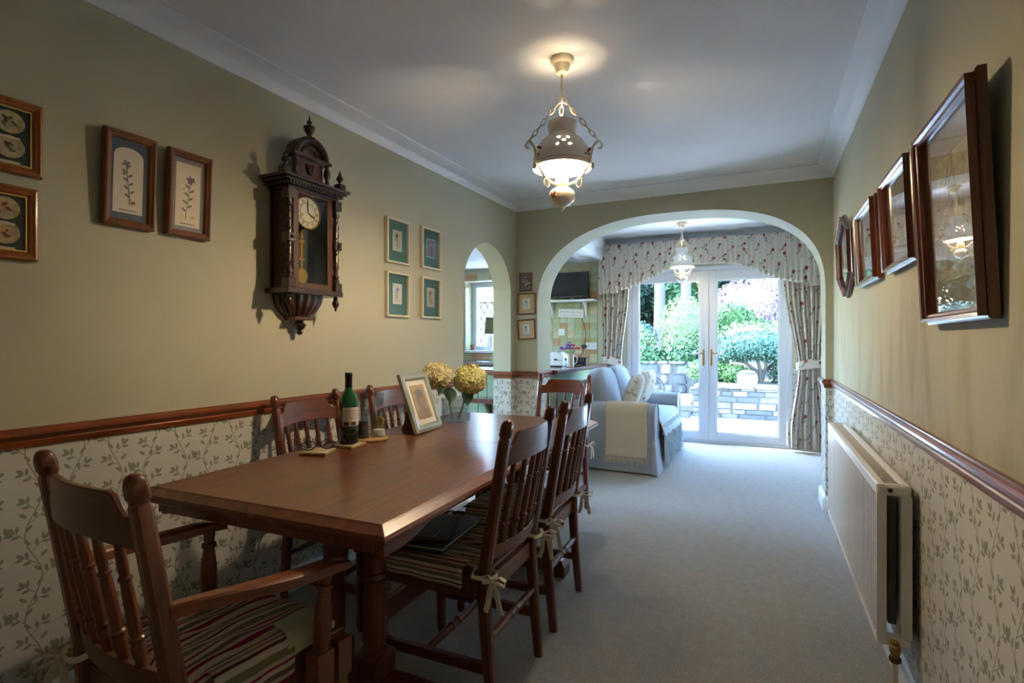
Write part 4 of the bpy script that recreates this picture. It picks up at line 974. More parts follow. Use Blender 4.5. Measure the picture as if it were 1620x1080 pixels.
l1=make_lamp(); l1.location=(-.787,2.19,Z_CE); tag(l1,'cream pendant oil-lamp style light with chains over the dining table','lamp','pendant lamps')
l2=copy_tree(l1); l2.location=(-.78,5.90,2.44); l2.rotation_euler=(0,0,-.22)
for ch in l2.children:
    if ch.name.startswith('bulb'): ch.data=ch.data.copy(); ch.data.materials[0]=M['bulb2']
l2['label']='cream pendant oil-lamp style light hanging in front of the French doors'

# ================================================================== RADIATOR
RX,RY0,RY1,RZ0,RZ1=.333,2.05,3.48,.222,.735
rd=thing('radiator','white ribbed double panel radiator on the right wall','radiator',(RX,(RY0+RY1)/2,0))
L=RY1-RY0; nf=46
def ribbed(x0,sgn,name):
    secs=[]; ys=[]
    for k in range(nf):
        y=-L/2+.012+(L-.024)*k/(nf-1); p=(L-.024)/(nf-1)
        ys+=[(y-p*.38,1),(y+p*.08,1),(y+p*.16,0),(y+p*.54,0)]
    P=[(y,x0-sgn*(-.012 if h==0 else .010)) for y,h in ys]+[(L/2-.004,x0+sgn*.018),(-L/2+.004,x0+sgn*.018)]
    mb=MB().prism(P,RZ0+.03,RZ1-.035,lambda a,b,t:(b,a,t)); return mb.build(name,M['rad'],rd)
ribbed(.004,1,'front_panel'); ribbed(.078,-1,'rear_panel')
for z0,z1,nm_ in ((RZ1-.038,RZ1,'top_header'),(RZ0,RZ0+.034,'bottom_header')):
    mb=MB(); mb.b2((-.006,-L/2,z0),(.020,L/2,z1)); mb.build(nm_,M['rad'],rd,bevel=.006)
    mb=MB(); mb.b2((.062,-L/2,z0),(.086,L/2,z1)); mb.build(nm_,M['rad'],rd,bevel=.006)
for sy in (-1,1):
    for z in (RZ1-.019,RZ0+.017):
        MB().lathe([(.001,-.014),(.018,-.014),(.020,-.012),(.020,.012),(.018,.014),(.001,.014)],6,Matrix.Translation((.041,sy*(L/2-.016),z))@Matrix.Rotation(PI/2,4,'Y')@Matrix.Diagonal((1,1,3.0,1))).build('end_union',M['rad'],rd)
    MB().b2((-.004,sy*(L/2-.012)-.012,RZ1-.036),(.086,sy*(L/2-.012)+.012,RZ1-.002)).build('end_cap',M['rad'],rd,bevel=.006)
    MB().lathe([(.001,0),(.007,0),(.007,.004),(.001,.004)],10,Matrix.Translation((.03,sy*(L/2),RZ1-.019))@Matrix.Rotation(-sy*PI/2,4,'X')).build('bleed_plug',M['iron'],rd)
MB().b2((.030,-L/2+.03,RZ0+.06),(.052,L/2-.03,RZ1-.05)).build('gap_shade_block',pm('gap_shade_grey',(70,70,70),.7),rd)  # dark block added as the shade in the gap between the panels
gr_=MB()
for k in range(58): gr_.b2((.022,-L/2+.02+k*(L-.04)/57-.002,RZ1-.012),(.060,-L/2+.02+k*(L-.04)/57+.002,RZ1-.006))
gr_.build('convector_fins',M['rad'],rd)['kind']='stuff'
for sy in (-1,1): MB().b2((.086,sy*(L/2-.2)-.015,RZ0+.06),(.104,sy*(L/2-.2)+.015,RZ1-.06)).build('wall_bracket',M['iron'],rd)
vy=-L/2+.02
vv=MB().lathe([(.012,.196),(.013,.202),(.013,.210),(.016,.213),(.016,.232),(.012,.236),(.012,.246),(.001,.248)],8,Matrix.Translation((.041,vy-.032,0))); vv.tube([(.041,vy-.032,.222),(.041,vy,.228)],.010,8); vv.build('valve',M['valve'],rd)
MB().lathe([(.014,.182),(.017,.185),(.017,.196),(.012,.199)],8,Matrix.Translation((.041,vy-.032,0))).build('valve_nut',pm('bronze_nut',(96,70,48),.4,.8),rd)
MB().tube([(.041,vy-.032,.186),(.041,vy-.032,.105),(.045,vy-.033,.092),(.056,vy-.034,.086),(.090,vy-.036,.082)],.009,10).build('pipe',M['copper'],rd)
v2=MB().lathe([(.012,.10),(.015,.14),(.016,.19),(.010,.20),(.001,.20)],10,Matrix.Translation((.041,L/2+.018,.02))); v2.build('valve',M['white'],rd)
MB().tube([(.041,L/2+.018,.13),(.041,L/2+.018,.06),(.05,L/2+.018,.05),(.088,L/2+.018,.05)],.009,10).build('pipe',M['copper'],rd)

# ================================================================== CURTAINS
def curtain(label,xa,xb,tie,inner,bottom,group):
    """xa..xb at the top; tie=(x0,x1) at the tie-back; inner = +1 when the window lies to +X"""
    o=thing('curtain',label,'curtain',((xa+xb)/2,6.50,0),0,group); cx=(xa+xb)/2
    ZT,ZB,zt=2.30,.03,.93
    def xs(z):
        if z>zt: k=smooth01((z-zt)/(1.85-zt)); return lerp(tie[0],xa,k**.8),lerp(tie[1],xb,k**.8)
        k=smooth01((zt-z)/.75); return lerp(tie[0],bottom[0],k),lerp(tie[1],bottom[1],k)
    def fn(u,v):
        z=lerp(ZB,ZT,v); a,b=xs(z); wd=(b-a); ph=u*2*PI*9
        amp=.030*min(1,.45+wd); x=lerp(a,b,u)+.010*math.sin(ph*.5+1)*math.sin(PI*u)
        pin=math.exp(-((z-zt)/.10)**2)
        y=amp*(1-.45*pin)*math.sin(ph+.5*math.sin(3*z))+.008*math.sin(5*z+u*4)
        return (x-cx,y,z)
    cl=MB().grid(150,70,fn,uv=lambda u,v:(u*.72,v*2.27)); cl.build('cloth',M['floral'],o,solid=.002)
    # tie-back band
    a,b=tie; n=20; secs=[]
    tb=MB().grid(24,6,lambda u,v:(lerp(a-.012,b+.012,u)-cx+0,-.046-.012*math.sin(PI*u)+.03*(abs(2*u-1)**6),zt-.055+.11*v*(1-.25*abs(2*u-1))+(.035*(1-u) if inner>0 else .035*u)),uv=lambda u,v:(u*.3+.1,v*.12))
    tb.build('tie_back',M['floral'],o,solid=.004)
    kx=(a-.03 if inner>0 else b+.03)-cx
    MB().lathe([(.012,0),(.012,.01),(.006,.016),(.006,.06),(.012,.07),(.016,.075),(.012,.085),(.001,.09)],12,Matrix.Translation((kx,.125,zt+.08))@Matrix.Rotation(PI/2,4,'X')).build('tie_hook',M['brass'],o)
    return o
curtain('floral curtain tied back beside the tiled wall',-1.815,-1.475,(-1.79,-1.57),1,(-1.80,-1.50),'floral curtains')
curtain('floral curtain tied back at the right-hand wall of the sitting end',.200,.600,(.33,.55),-1,(.245,.62),'floral curtains')
va=thing('curtain_valance','gathered floral valance with an arched hem over the French doors','valance',(-.62,6.43,0))
VX0,VX1=-1.83,.625
def vhem(x):
    s=abs((x-(VX0+VX1)/2)/((VX1-VX0)/2)); return 1.765 if s>.80 else lerp(2.055,1.80,smooth01((s-.12)/.68)**1.1)
def vfn(u,v):
    x=lerp(VX0,VX1,u); z=lerp(vhem(x),2.355,v); ph=u*2*PI*46
    fl=(1-v)**.6; y=-.012-.020*fl*math.sin(ph+.6*math.sin(u*31))-.006*math.sin(ph*2)*v-.02*(1-v)
    return (x+.62+.004*math.sin(ph*1.0+1),y,z)
MB().grid(560,14,vfn,uv=lambda u,v:(u*3.6,v*.5)).build('cloth',M['floral'],va,solid=.002)
MB().b2((VX0+.62,.012,2.325),(VX1+.62,.19,2.352)).build('pelmet_board',M['white'],va,bevel=.003)
for x in (VX0+.62,VX1+.62):
    sgn=1 if x>0 else -1
    MB().grid(12,14,lambda u,v,x=x:(x+.006*math.sin(u*2*PI*3),lerp(-.01,.185,u),lerp(1.765,2.355,v)),uv=lambda u,v:(u*.25,v*.6)).build('side_return',M['floral'],va,solid=.002)

# ================================================================== SOFA
SX0,SX1,SY0,SY1=-1.675,-.85,4.80,6.22
sf=thing('sofa','pale blue slip-covered two seat sofa with rounded arms under the worktop','sofa',((SX0+SX1)/2,(SY0+SY1)/2,0),-0.02)
hx_,hy_=(SX1-SX0)/2,(SY1-SY0)/2
def puffy(w,d,h,e=4,n=18,wr=0,seed=1):
    """soft box centred on the origin"""
    mb=MB(); R=random.Random(seed); ph=R.random()*6
    def pt(u,v):
        th=-PI+2*PI*u; p=-PI/2+PI*v
        cs=lambda a,m:math.copysign(abs(math.cos(a))**m,math.cos(a)); sn=lambda a,m:math.copysign(abs(math.sin(a))**m,math.sin(a))
        m=2/e; x,y,z=w/2*cs(p,m)*cs(th,m),d/2*cs(p,m)*sn(th,m),h/2*sn(p,m)
        k=wr*math.sin(9*x/w*3+ph)*math.sin(7*y/d*2+ph); return (x+k*.5,y+k*.5,z+k)
    mb.grid(n*3,n,pt); return mb
def skirt_box(x0,x1,y0,y1,z0,z1,flare=.02):
    return MB().hexa([(x0-flare,y0-flare),(x1+flare,y0-flare),(x1+flare,y1+flare),(x0-flare,y1+flare)],z0,[(x0,y0),(x1,y0),(x1,y1),(x0,y1)],z1)
skirt_box(-hx_+.02,hx_-.02,-hy_+.02,hy_-.02,.01,.30,.02).build('base_skirt',M['sofa'],sf,bevel=.015)
for sy in (-1,1):
    yc=sy*(hy_-.105)
    secs=[]; P=[]
    for q in range(25):                                   # rolled arm section (across y), extruded along x
        t=-.25*PI+1.5*PI*q/24; P.append((yc+sy*(-.0)+.105*math.cos(t),.525+.095*math.sin(t)))
    P=[(yc+.105,.03),]+[p for p in P if p[1]>.47]+[(yc-.105,.03)]
    P=[(yc+.10,.03),(yc+.085,.40),(yc+.10,.46)]+[(yc+.105*math.cos(t),.53+.095*math.sin(t)) for t in [PI*k/14 for k in range(15)]]+[(yc-.10,.46),(yc-.085,.40),(yc-.10,.03)]
    a=MB().prism(P,-hx_,hx_-.01,lambda a,b,t:(t,a,b)); a.sm=True; a.build('arm',M['sofa'],sf,bevel=.012)
    # face panel with piping and a flared skirt pleat
    FP=[(yc+.085,.40),(yc+.10,.46)]+[(yc+.105*math.cos(t),.53+.095*math.sin(t)) for t in [PI*k/14 for k in range(15)]]+[(yc-.10,.46),(yc-.085,.40),(yc-.10,.03),(yc+.10,.03)]
    pp=MB().tube([(hx_-.006,y,z) for y,z in FP],.006,6,closed=True); pp.build('arm_piping',M['sofa'],sf)
    MB().hexa([(hx_-.03,yc-.115),(hx_+.035,yc-.125),(hx_+.035,yc+.125),(hx_-.03,yc+.115)],.008,[(hx_-.03,yc-.10),(hx_,yc-.10),(hx_,yc+.10),(hx_-.03,yc+.10)],.30).build('skirt_pleat',M['sofa'],sf,bevel=.01)
bk=MB().hexa([(-hx_,-hy_+.19),(-hx_+.20,-hy_+.19),(-hx_+.20,hy_-.19),(-hx_,hy_-.19)],.28,[(-hx_,-hy_+.16),(-hx_+.13,-hy_+.16),(-hx_+.13,hy_-.16),(-hx_,hy_-.16)],.80); bk.build('back',M['sofa'],sf,bevel=.04)
for sy in (-1,1):
    q=puffy(.60,.50,.17,4.5,16,.003,3+sy).build('seat_cushion',M['sofa'],sf); q.location=(.085,sy*.255,.385)
    q=puffy(.21,.53,.52,3.6,16,.004,8+sy).build('back_cushion',M['sofa'],sf); q.location=(-.165,sy*.27,.665); q.rotation_euler=(0,-.22,0)
# throw over the seats
def seat_throw(u,v):
    x=lerp(.03,.40,min(1,u/.62)); z=.481+.012*math.sin(v*9)*math.sin(u*5); y=lerp(-.468,.468,v)
    if u>.62: k=(u-.62)/.38; x=.40+.055*min(1,k*3)+.02*k*math.sin(v*26); z=.475-.02*min(1,k*2)-.400*k
    return (x,y,z+.008)
st=thing('fringed_throw','pale blue ruffled throw spread over the sofa seat','throw',sf.location.copy()); st.rotation_euler=sf.rotation_euler
MB().grid(40,60,seat_throw).build('cloth',M['throwb'],st,solid=.006)
fz=MB()
for row in range(4):
    for k in range(46):
        v=(k+.5)/46; p=Vector(seat_throw(.68+.08*row,v)); fz.tube([p,p+Vector((.014,random.uniform(-.012,.012),-.035)),p+Vector((.012,random.uniform(-.016,.016),-.085))],[.006,.005,.002],4)
fz.build('fringe',M['throwb'],st)
# cream blanket folded over the near arm
bl=thing('blanket','cream woven blanket with tasselled fringe hanging over the sofa arm','blanket',sf.location.copy()); bl.rotation_euler=sf.rotation_euler
yc=-(hy_-.105); bx0,bx1=-.03,.345
def drape(u,v):
    x=lerp(bx0,bx1,u)+.004*math.sin(v*7)
    # down the outside, over the roll, a little down the inside
    s=v*.82; r=.115
    if s<.42: return (x,yc-.112-.004*math.sin(u*11)*(1-s/.42)-.012*(1-s/.42),.150+s*.90)
    t=(s-.42)/.36*PI
    if t<PI: return (x,yc-r*math.cos(t),.53+.103*math.sin(t))
    return (x,yc+r,.53-(t-PI)*.11)
MB().grid(30,50,drape).build('cloth',M['throw'],bl,solid=.005)
ts=MB()
for k in range(26):
    x=lerp(bx0+.004,bx1-.004,k/25); y=yc-.128; L=.055+.012*math.sin(k*2.3)
    ts.tube([(x,y,.152),(x+.003*math.sin(k),y-.006,.135),(x+.006*math.sin(k*1.7),y-.008,.152-L)],[.004,.0055,.0035],6); ts.sphere((x+.003*math.sin(k),y-.006,.132),.006,6,4)
ts.build('tassel_fringe',M['throw'],bl)
def scatter(label,loc,rot,w=.40):
    o=thing('scatter_cushion',label,'cushion',loc,group='floral scatter cushions'); o.rotation_euler=rot
    mb=MB()
    for sg in (1,-1):
        mb.grid(18,18,lambda u,v,sg=sg:((u-.5)*w*(1-.10*(2*v-1)**2),sg*.075*((1-(2*u-1)**4)*(1-(2*v-1)**4))**.6,(v-.5)*w*(1-.10*(2*u-1)**2)),uv=lambda u,v:(u*.4+.07,v*.4+.05))
    mb.build('cover',M['floral'],o)
    MB().tube([((a-.5)*w*(1-.10*(2*b-1)**2),0,(b-.5)*w*(1-.10*(2*a-1)**2)) for a,b in [(k/10,0) for k in range(10)]+[(1,k/10) for k in range(10)]+[(1-k/10,1) for k in range(10)]+[(0,1-k/10) for k in range(10)]],.004,6,closed=True).build('piping',M['tie'],o)
scatter('floral scatter cushion leaning on the sofa back beside the blanket arm',(-1.145,5.235,.695),(-.34,0,-PI/2+.10),.38)
scatter('floral scatter cushion leaning on the sofa back beside the window-end arm',(-1.16,5.80,.690),(-.36,0,-PI/2-.10),.40)

# ================================================================== KITCHEN END
wt=thing('worktop','dark brown polished breakfast bar worktop behind the sofa','worktop',(-1.95,5.63,.88))
MB().b2((-.36,-.985,0),(.235,.800,.040)).build('slab',M['counter'],wt,bevel=.006)
pn_=thing('counter_unit','sage panelled unit carrying the breakfast bar','cabinet',(-2.0,5.63,0))
MB().b2((-.25,-.975,0),(.13,.78,.879)).build('carcass',M['sage_unit'],pn_,bevel=.003)
for k in range(4): MB().b2((-.262,-.94+k*.43,.10),(-.2505,-.53+k*.43,.86)).build('door',M['sage_unit'],pn_,bevel=.003)
w2=thing('worktop','dark brown worktop under the leaded kitchen window','worktop',(-3.40,6.32,.88))
MB().b2((-1.03,-.31,0),(1.03,.303,.042)).build('slab',M['counter'],w2,bevel=.006)
u2=thing('base_cabinet','run of sage kitchen base units under the window worktop','cabinet',(-3.40,6.34,0))
MB().b2((-1.02,-.26,0),(1.02,.28,.879)).build('carcass',M['sage_unit'],u2)
for k in range(4):
    d=MB().b2((-1.0+k*.505,-.28,.12),(-.51+k*.505,-.2605,.86)).build('door',M['sage_unit'],u2,bevel=.003); MB().tube([(-.95+k*.505,-.283,.72),(-.95+k*.505,-.30,.74),(-.95+k*.505,-.30,.80),(-.95+k*.505,-.283,.82)],.005,6).build('handle',M['brass'],d)
w3=thing('worktop','narrow dark brown worktop on the green kitchen partition','worktop',(-2.75,4.98,.86))
MB().b2((-.55,-.24,0),(.36,.24,.042)).build('slab',M['counter'],w3,bevel=.006)
u3=thing('partition_unit','green boarded partition seen through the small arch','cabinet',(-2.75,4.98,0))
MB().b2((-.50,-.16,0),(.33,.2,.859)).build('carcass',M['sage_unit'],u3)
for k in range(8): MB().b2((-.498+k*.103,-.172,.05),(-.498+k*.103+.098,-.1605,.85)).build('board',M['sage_unit'],u3,bevel=.003)
s3=thing('wall_shelf','low dark brown wooden shelf on the green partition','shelf',(-2.54,4.70,.585))
MB().b2((-.14,-.13,0),(.28,.105,.045)).build('board',M['counter'],s3,bevel=.004)
MB().prism([(0,0),(0,-.16),(-.12,0)],-.012,.012,lambda a,b,t:(t+.05,.104+a,b-.0005)).build('bracket',M['counter'],s3)
# TV shelf, TV
def tl(u,v,y=YW): return on_y(u,v,y)
sh=thing('wall_shelf','white painted bracket shelf under the television','shelf',(-2.24,YW-.008,1.685))
MB().b2((-.40,-.21,0),(.345,0,.022)).build('board',M['white'],sh,bevel=.004)
for x in (-.27,.185):
    P=[(0,0),(-.185,0)]+[(-.185+.165*math.sin(t),-.165*(1-math.cos(t))*.95) for t in [PI/2*k/8 for k in range(1,9)]]+[(0,-.20)]
    MB().prism(P,-.012,.012,lambda a,b,t,x=x:(x+t,a,b-.0003)).build('bracket',M['white'],sh,bevel=.002)
tv=thing('television','black flat screen television on the white shelf','television',(-2.27,YW-.12,1.7075))
MB().b2((-.28,-.022,.028),(.28,.018,.355)).build('casing',M['black'],tv,bevel=.004)
MB().b2((-.268,-.0232,.050),(.268,-.0221,.345)).build('screen',M['screen'],tv)
MB().b2((-.10,-.06,0),(.10,.05,.010)).b2((-.03,-.01,.010),(.03,.014,.03)).build('stand',M['black'],tv,bevel=.003)
dv=thing('set_top_box','small black box beside the television stand','box',(-2.08,YW-.17,1.7075)); MB().b2((-.07,-.04,0),(.07,.04,.02)).build('casing',M['black'],dv,bevel=.003)
MB().b2((-.05,-.0412,.008),(.02,-.0402,.013)).build('display',M['ink_k'],dv)
sg=thing('sign_plaque','white wooden plaque with two rows of faint lettering under the shelf','sign',(-2.245,YW-.04,1.545),0,ry=.05)
MB().b2((-.17,-.012,-.055),(.17,.012,.055)).build('plaque',M['paper_w'],sg,bevel=.002)
R=random.Random(8); tx=MB()
for row,z in ((0,.018),(1,-.025)):
    x=-.145
    while x<.135:
        w_=R.uniform(.006,.013); h_=R.uniform(.010,.020); tx.b2((x,-.0128,z-.009),(x+w_*.35,-.0121,z-.009+h_)); tx.b2((x,-.0128,z-.009),(x+w_,-.0121,z-.006)); x+=w_+R.choice((.004,.004,.014))
tx.build('lettering',M['greymat'],sg)
MB().tube([(-.15,.0,.055),(-.08,.02,.125),(.0,.032,.1405),(.08,.02,.125),(.15,.0,.055)],.0012,4).build('cord',M['iron'],sg)
def plate(label,x,z,w,h,n):
    o=thing('wall_socket' if n else 'light_switch',label,'socket' if n else 'switch',(x,YW-.0085,z))
    MB().b2((-w/2,-.010,-h/2),(w/2,0,h/2)).build('plate',M['white'],o,bevel=.002)
    if n:
        for k in (-1,1):
            hl=MB(); xx=k*w*.24
            for dx,dz in ((0,.014),(-.011,-.008),(.011,-.008)): hl.b2((xx+dx-.003,-.0106,dz-.004),(xx+dx+.003,-.0101,dz+.004))
            hl.build('pin_holes',M['ink_k'],o)
        MB().b2((-w*.03,-.0135,.01),(w*.05,-.0101,.028)).build('rocker',M['upvc'],o)
    else: MB().b2((-.008,-.0135,-.014),(.008,-.0101,.014)).build('rocker',M['upvc'],o,bevel=.001)
    return o
plate('white light switch on the tiled wall below the television',-2.385,1.305,.086,.086,0)
plate('white double power socket on the tiled wall beside the curtain',-1.985,1.125,.147,.086,1)
pl=thing('plug','black plug and cable in the double socket','plug',(-2.015,YW-.0185,1.12)); MB().b2((-.085,-.045,-.022),(-.03,-.0005,.022)).build('plug_body',M['black'],pl,bevel=.004)
MB().tube([(-.058,-.03,-.02),(-.06,-.05,-.08),(-.12,-.05,-.14),(-.16,-.08,-.185)],.004,6).build('cable',M['black'],pl)
cd=thing('cable','thin dark cable hanging from the television shelf down the tiles','cable',(-2.10,YW-.014,1.68))
MB().tube([(-.02,0,0),(-.03,0,-.15),(.02,0,-.28),(.045,0,-.40),(.03,-.0,-.52),(0,-.012,-.62)],.003,6).build('cable_run',M['black'],cd)
# things on the breakfast bar
WZ=.9205
jug=thing('flower_jug','patterned cream jug holding sweet peas on the breakfast bar','jug',(-1.80,5.24,WZ),.5)
MB().lathe([(.001,.002),(.036,0),(.044,.006),(.045,.05),(.042,.105),(.040,.13),(.043,.138),(.040,.138),(.037,.12),(.037,.01),(.001,.008)],28).build('jug_body',pm('jug_pattern',(206,196,182),.3,noise=.3,nscale=70),jug)
MB().tube([(.040,0,.118),(.066,0,.115),(.078,0,.085),(.070,0,.045),(.043,0,.03)],.006,8,flat=.7).build('jug_handle',M['shade_c'],jug)
fl_=[(150,84,176),(206,90,120),(92,44,140),(216,70,84),(176,140,206)]
R=random.Random(21); fm_=[pm('sweet_pea_%d'%i,c,.7) for i,c in enumerate(fl_)]
PC=[(0,0,.245)]+[(.046*math.cos(t),.046*math.sin(t),.222) for t in [2*PI*k/5 for k in range(5)]]+[(.088*math.cos(t),.088*math.sin(t),.192) for t in [2*PI*k/9+.2 for k in range(9)]]
PCN=['violet','magenta','deep purple','coral red','lilac']
for k,c in enumerate(PC):
    c=Vector(c)+Vector((R.uniform(-.004,.004),R.uniform(-.004,.004),R.uniform(-.006,.006)))
    q=c.x*.906+c.y*.424; ci=3 if q>.05 else (1 if q>.03 else (0 if q<-.05 else (2 if k%2 else 4)))
    o=thing('sweet_pea',PCN[ci]+' sweet pea bloom in the patterned jug','flower',Vector((-1.80,5.24,WZ)),group='sweet peas in the jug')
    MB().tube([(c.x*.22,c.y*.22,.02),(c.x*.32,c.y*.32,.13),tuple(c)],.0012,4).build('stem',M['ink_g'],o)
    pt=MB()
    for e in range(6):
        d=Vector((R.uniform(-1,1),R.uniform(-1,1),R.uniform(-.3,1))).normalized(); pt.sphere(c+d*.009,(.013,.013,.008),7,5,M=None)
    pt.build('petals',fm_[ci],o)
to=thing('toaster','white rounded toaster on the breakfast bar beside the arch','toaster',(-1.97,5.33,WZ),.1)
P=[(-.085,.01),(.085,.01),(.09,.09)]+[(.09*math.cos(t),.10+.055*math.sin(t)) for t in [PI*k/12 for k in range(13)]]+[(-.09,.09)]
b_o=MB().prism(P,-.12,.12,lambda a,b,t:(a,t,b)); b_o.sm=True; b_o.build('body',M['white'],to,bevel=.008)
MB().b2((-.08,-.112,0),(.08,.112,.0105)).build('base',M['black'],to); MB().b2((-.03,-.085,.150),(-.012,.085,.1552)).b2((.012,-.085,.150),(.03,.085,.1552)).build('slots',M['black'],to); MB().b2((.0,-.135,.07),(.03,-.121,.085)).build('lever',M['black'],to,bevel=.002)
bx=thing('radio','black oblong radio on the breakfast bar behind the jug','radio',(-1.90,5.72,WZ),.12)
MB().b2((-.13,-.045,.004),(.13,.045,.085)).build('casing',M['black'],bx,bevel=.008); MB().b2((-.11,-.0468,.02),(.0,-.0451,.07)).build('grille',M['iron'],bx); MB().b2((.03,-.0468,.045),(.11,-.0451,.07)).build('display',M['ink_k'],bx)
for sx in (-1,1): MB().b2((sx*.10-.012,-.03,0),(sx*.10+.012,.03,.0045)).build('foot',M['black'],bx)
MB().tube([(.10,.03,.083),(.13,.035,.20),(.165,.04,.33)],.002,5).build('aerial',M['brass'],bx)
ps=thing('spray_bottle','small blue and clear bottle beside the jug','bottle',(-1.78,5.06,WZ)); MB().lathe([(.001,0),(.016,0),(.018,.004),(.018,.05),(.009,.065),(.009,.075)],16).build('bottle_body',glassy('bluish_plastic',(.75,.85,.95),.1,1.4),ps)
MB().lathe([(.011,.072),(.011,.095),(.006,.100),(.001,.100)],12).build('cap',pm('blue_cap',(40,56,110),.4),ps)
# lamp and ornaments on the kitchen window sill
SZ=KZ0+.0045
kl=thing('table_lamp','table lamp with olive drum shade on the kitchen window sill','lamp',(-3.465,6.71,SZ))
MB().lathe([(.001,0),(.055,0),(.058,.01),(.05,.03),(.06,.08),(.055,.12),(.03,.17),(.016,.19),(.016,.24),(.001,.24)],24).build('lamp_base',M['shade_c'],kl)
MB().lathe([(.095,.235),(.075,.46)],28,cap=False).build('lamp_shade',pm('olive_shade',(112,112,84),.9),kl,solid=.003)
MB().lathe([(.078,.443),(.074,.462)],28,cap=False).build('shade_trim',pm('shade_trim',(92,92,70),.9),kl,solid=.004)
orn=thing('ornament','small terracotta pot on the kitchen window sill','pot',(-3.745,6.68,SZ)); MB().lathe([(.001,0),(.024,0),(.032,.06),(.036,.062),(.036,.078),(.030,.078),(.026,.01),(.001,.008)],18).build('pot_body',pm('terracotta',(158,96,66),.8),orn)
MB().lathe([(.001,.07),(.030,.07)],14,cap=False).build('soil',M['soil'],orn)

# ================================================================== GARDEN
PZ0=-.10
struct(MB().b2((-14,6.94,PZ0-.3),(12,40,PZ0)),'ground_patio',M['patio'])
mb=MB(); mb.grid(40,26,lambda u,v:(lerp(-14,12,u),lerp(11.5,34,v),.42+1.9*v+.18*math.sin(u*19)*math.cos(v*9)),)
struct(mb,'ground_bank',M['soil'])
mb=MB(); mb.b2((-12,9.45,PZ0),(-1.15,11.6,.12)); struct(mb,'ground_terrace',M['patio'])
mb=MB(); mb.b2((-1.1,9.72,PZ0),(12,11.9,.42)); struct(mb,'ground_bed',M['soil'])
Rg=random.Random(31)
def stone_wall(name,label,x0,x1,y,z0,z1,course,lmin,lmax,rough,depth=.22):
    o=thing(name,label,'wall',((x0+x1)/2,y,z0)); cx=(x0+x1)/2
    MB().b2((x0-cx,.015,0),(x1-cx,depth,z1-z0-.02)).build('core',M['mortar'],o)
    z=0
    while z<z1-z0-.02:
        h=min(course*Rg.uniform(.8,1.25),z1-z0-z); x=x0-cx-Rg.uniform(0,.1)
        while x<x1-cx:
            L=Rg.uniform(lmin,lmax); e=rough*Rg.uniform(0,1); g=.008; k=Rg.uniform(.0,rough)
            jj=lambda a:Rg.uniform(-a,a); kk=min(L,h)*.16*(3 if rough>.05 else 1)
            q0=[(x+g+abs(jj(kk)),-e),(x+L-g-abs(jj(kk)),-e*Rg.uniform(.5,1)),(x+L-g,.1),(x+g,.1)]; q1=[(x+g+abs(jj(kk)),-e*.7),(x+L-g-abs(jj(kk)),-e*.6),(x+L-g,.1),(x+g,.1)]
            MB().hexa(q0,z+g*.6,q1,z+h-g*.6).build('stone',Rg.choice(M['stone']),o,bevel=.05 if rough>.05 else .012); x+=L
        z+=h
    return o
gw=stone_wall('garden_wall','low coursed stone retaining wall across the patio with a capped pier',-1.1,2.2,9.62,PZ0,.40,.095,.18,.42,.02)
for k in range(7): MB().b2((-1.62+k*.47,-.05,.50),(-1.16+k*.47,.22,.545)).build('coping_slab',M['stone'][2],gw,bevel=.006)
st_=stone_wall('garden_step','low stone step edging the raised terrace',-4.2,-1.12,9.36,PZ0,.12,.10,.25,.5,.02,.09)
rw=stone_wall('rockery_wall','rough rubble rockery wall behind the terrace',-4.8,-1.0,11.35,.12,.78,.20,.20,.55,.10,.3)
pier=thing('stone_pier','squat stone pier with a rounded cap on the garden wall','pier',(-.245,9.66,.4465))
MB().b2((-.15,-.13,0),(.15,.13,.20)).build('block',M['stone'][2],pier,bevel=.015); MB().lathe([(.13,.20),(.135,.22),(.10,.25),(.04,.262),(.001,.263)],16).build('cap',M['stone'][1],pier)
def foliage(blobs,n,size,seed,core=True,flat=.0):
    R=random.Random(seed); mb=MB(); tot=sum(b[3]*b[4]+b[4]*b[5]+b[3]*b[5] for b in blobs)
    V=[];Fs=[]
    for (x,y,z,rx,ry,rz) in blobs:
        m=int(n*(rx*ry+ry*rz+rx*rz)/tot)
        for k in range(m):
            d=Vector((R.gauss(0,1),R.gauss(0,1),R.gauss(0,1)))
            if d.length<1e-3: continue
            d.normalize(); rr=R.uniform(.72,1.06); p=Vector((x+d.x*rx*rr,y+d.y*ry*rr,z+d.z*rz*rr))
            nn=(d+Vector((R.uniform(-.8,.8),R.uniform(-.8,.8),R.uniform(-.8,.8)))).normalized()
            a=nn.orthogonal().normalized(); b=nn.cross(a); t=R.uniform(0,PI); a,b=a*math.cos(t)+b*math.sin(t),b*math.cos(t)-a*math.sin(t); s=size*R.uniform(.6,1.25); o=len(V)
            V+=[p-a*s,p-b*s*.45+nn*s*.15,p+a*s,p+b*s*.45+nn*s*.15]; Fs.append((o,o+1,o+2,o+3))
    mb.add(V,Fs)
    if core:
        for (x,y,z,rx,ry,rz) in blobs: mb.sphere((x,y,z),(rx*.74,ry*.74,rz*.74),10,7)
    mb.sm=False; return mb
def bush(name,label,loc,blobs,mat,n,size,seed,cat='shrub',stems=None,group=None):
    o=thing(name,label,cat,loc,group=group); fo=foliage(blobs,n,size,seed).build('foliage',mat,o,smooth=False); fo['kind']='stuff'
    s=MB()
    for pth,r in (stems or [([(0,0,-.05),(0,0,blobs[0][2])],.03)]): s.tube(pth,r,7)
    s.build('stem' if cat=='shrub' else 'trunk',M['bark'],o); return o
LF=M['leaf']
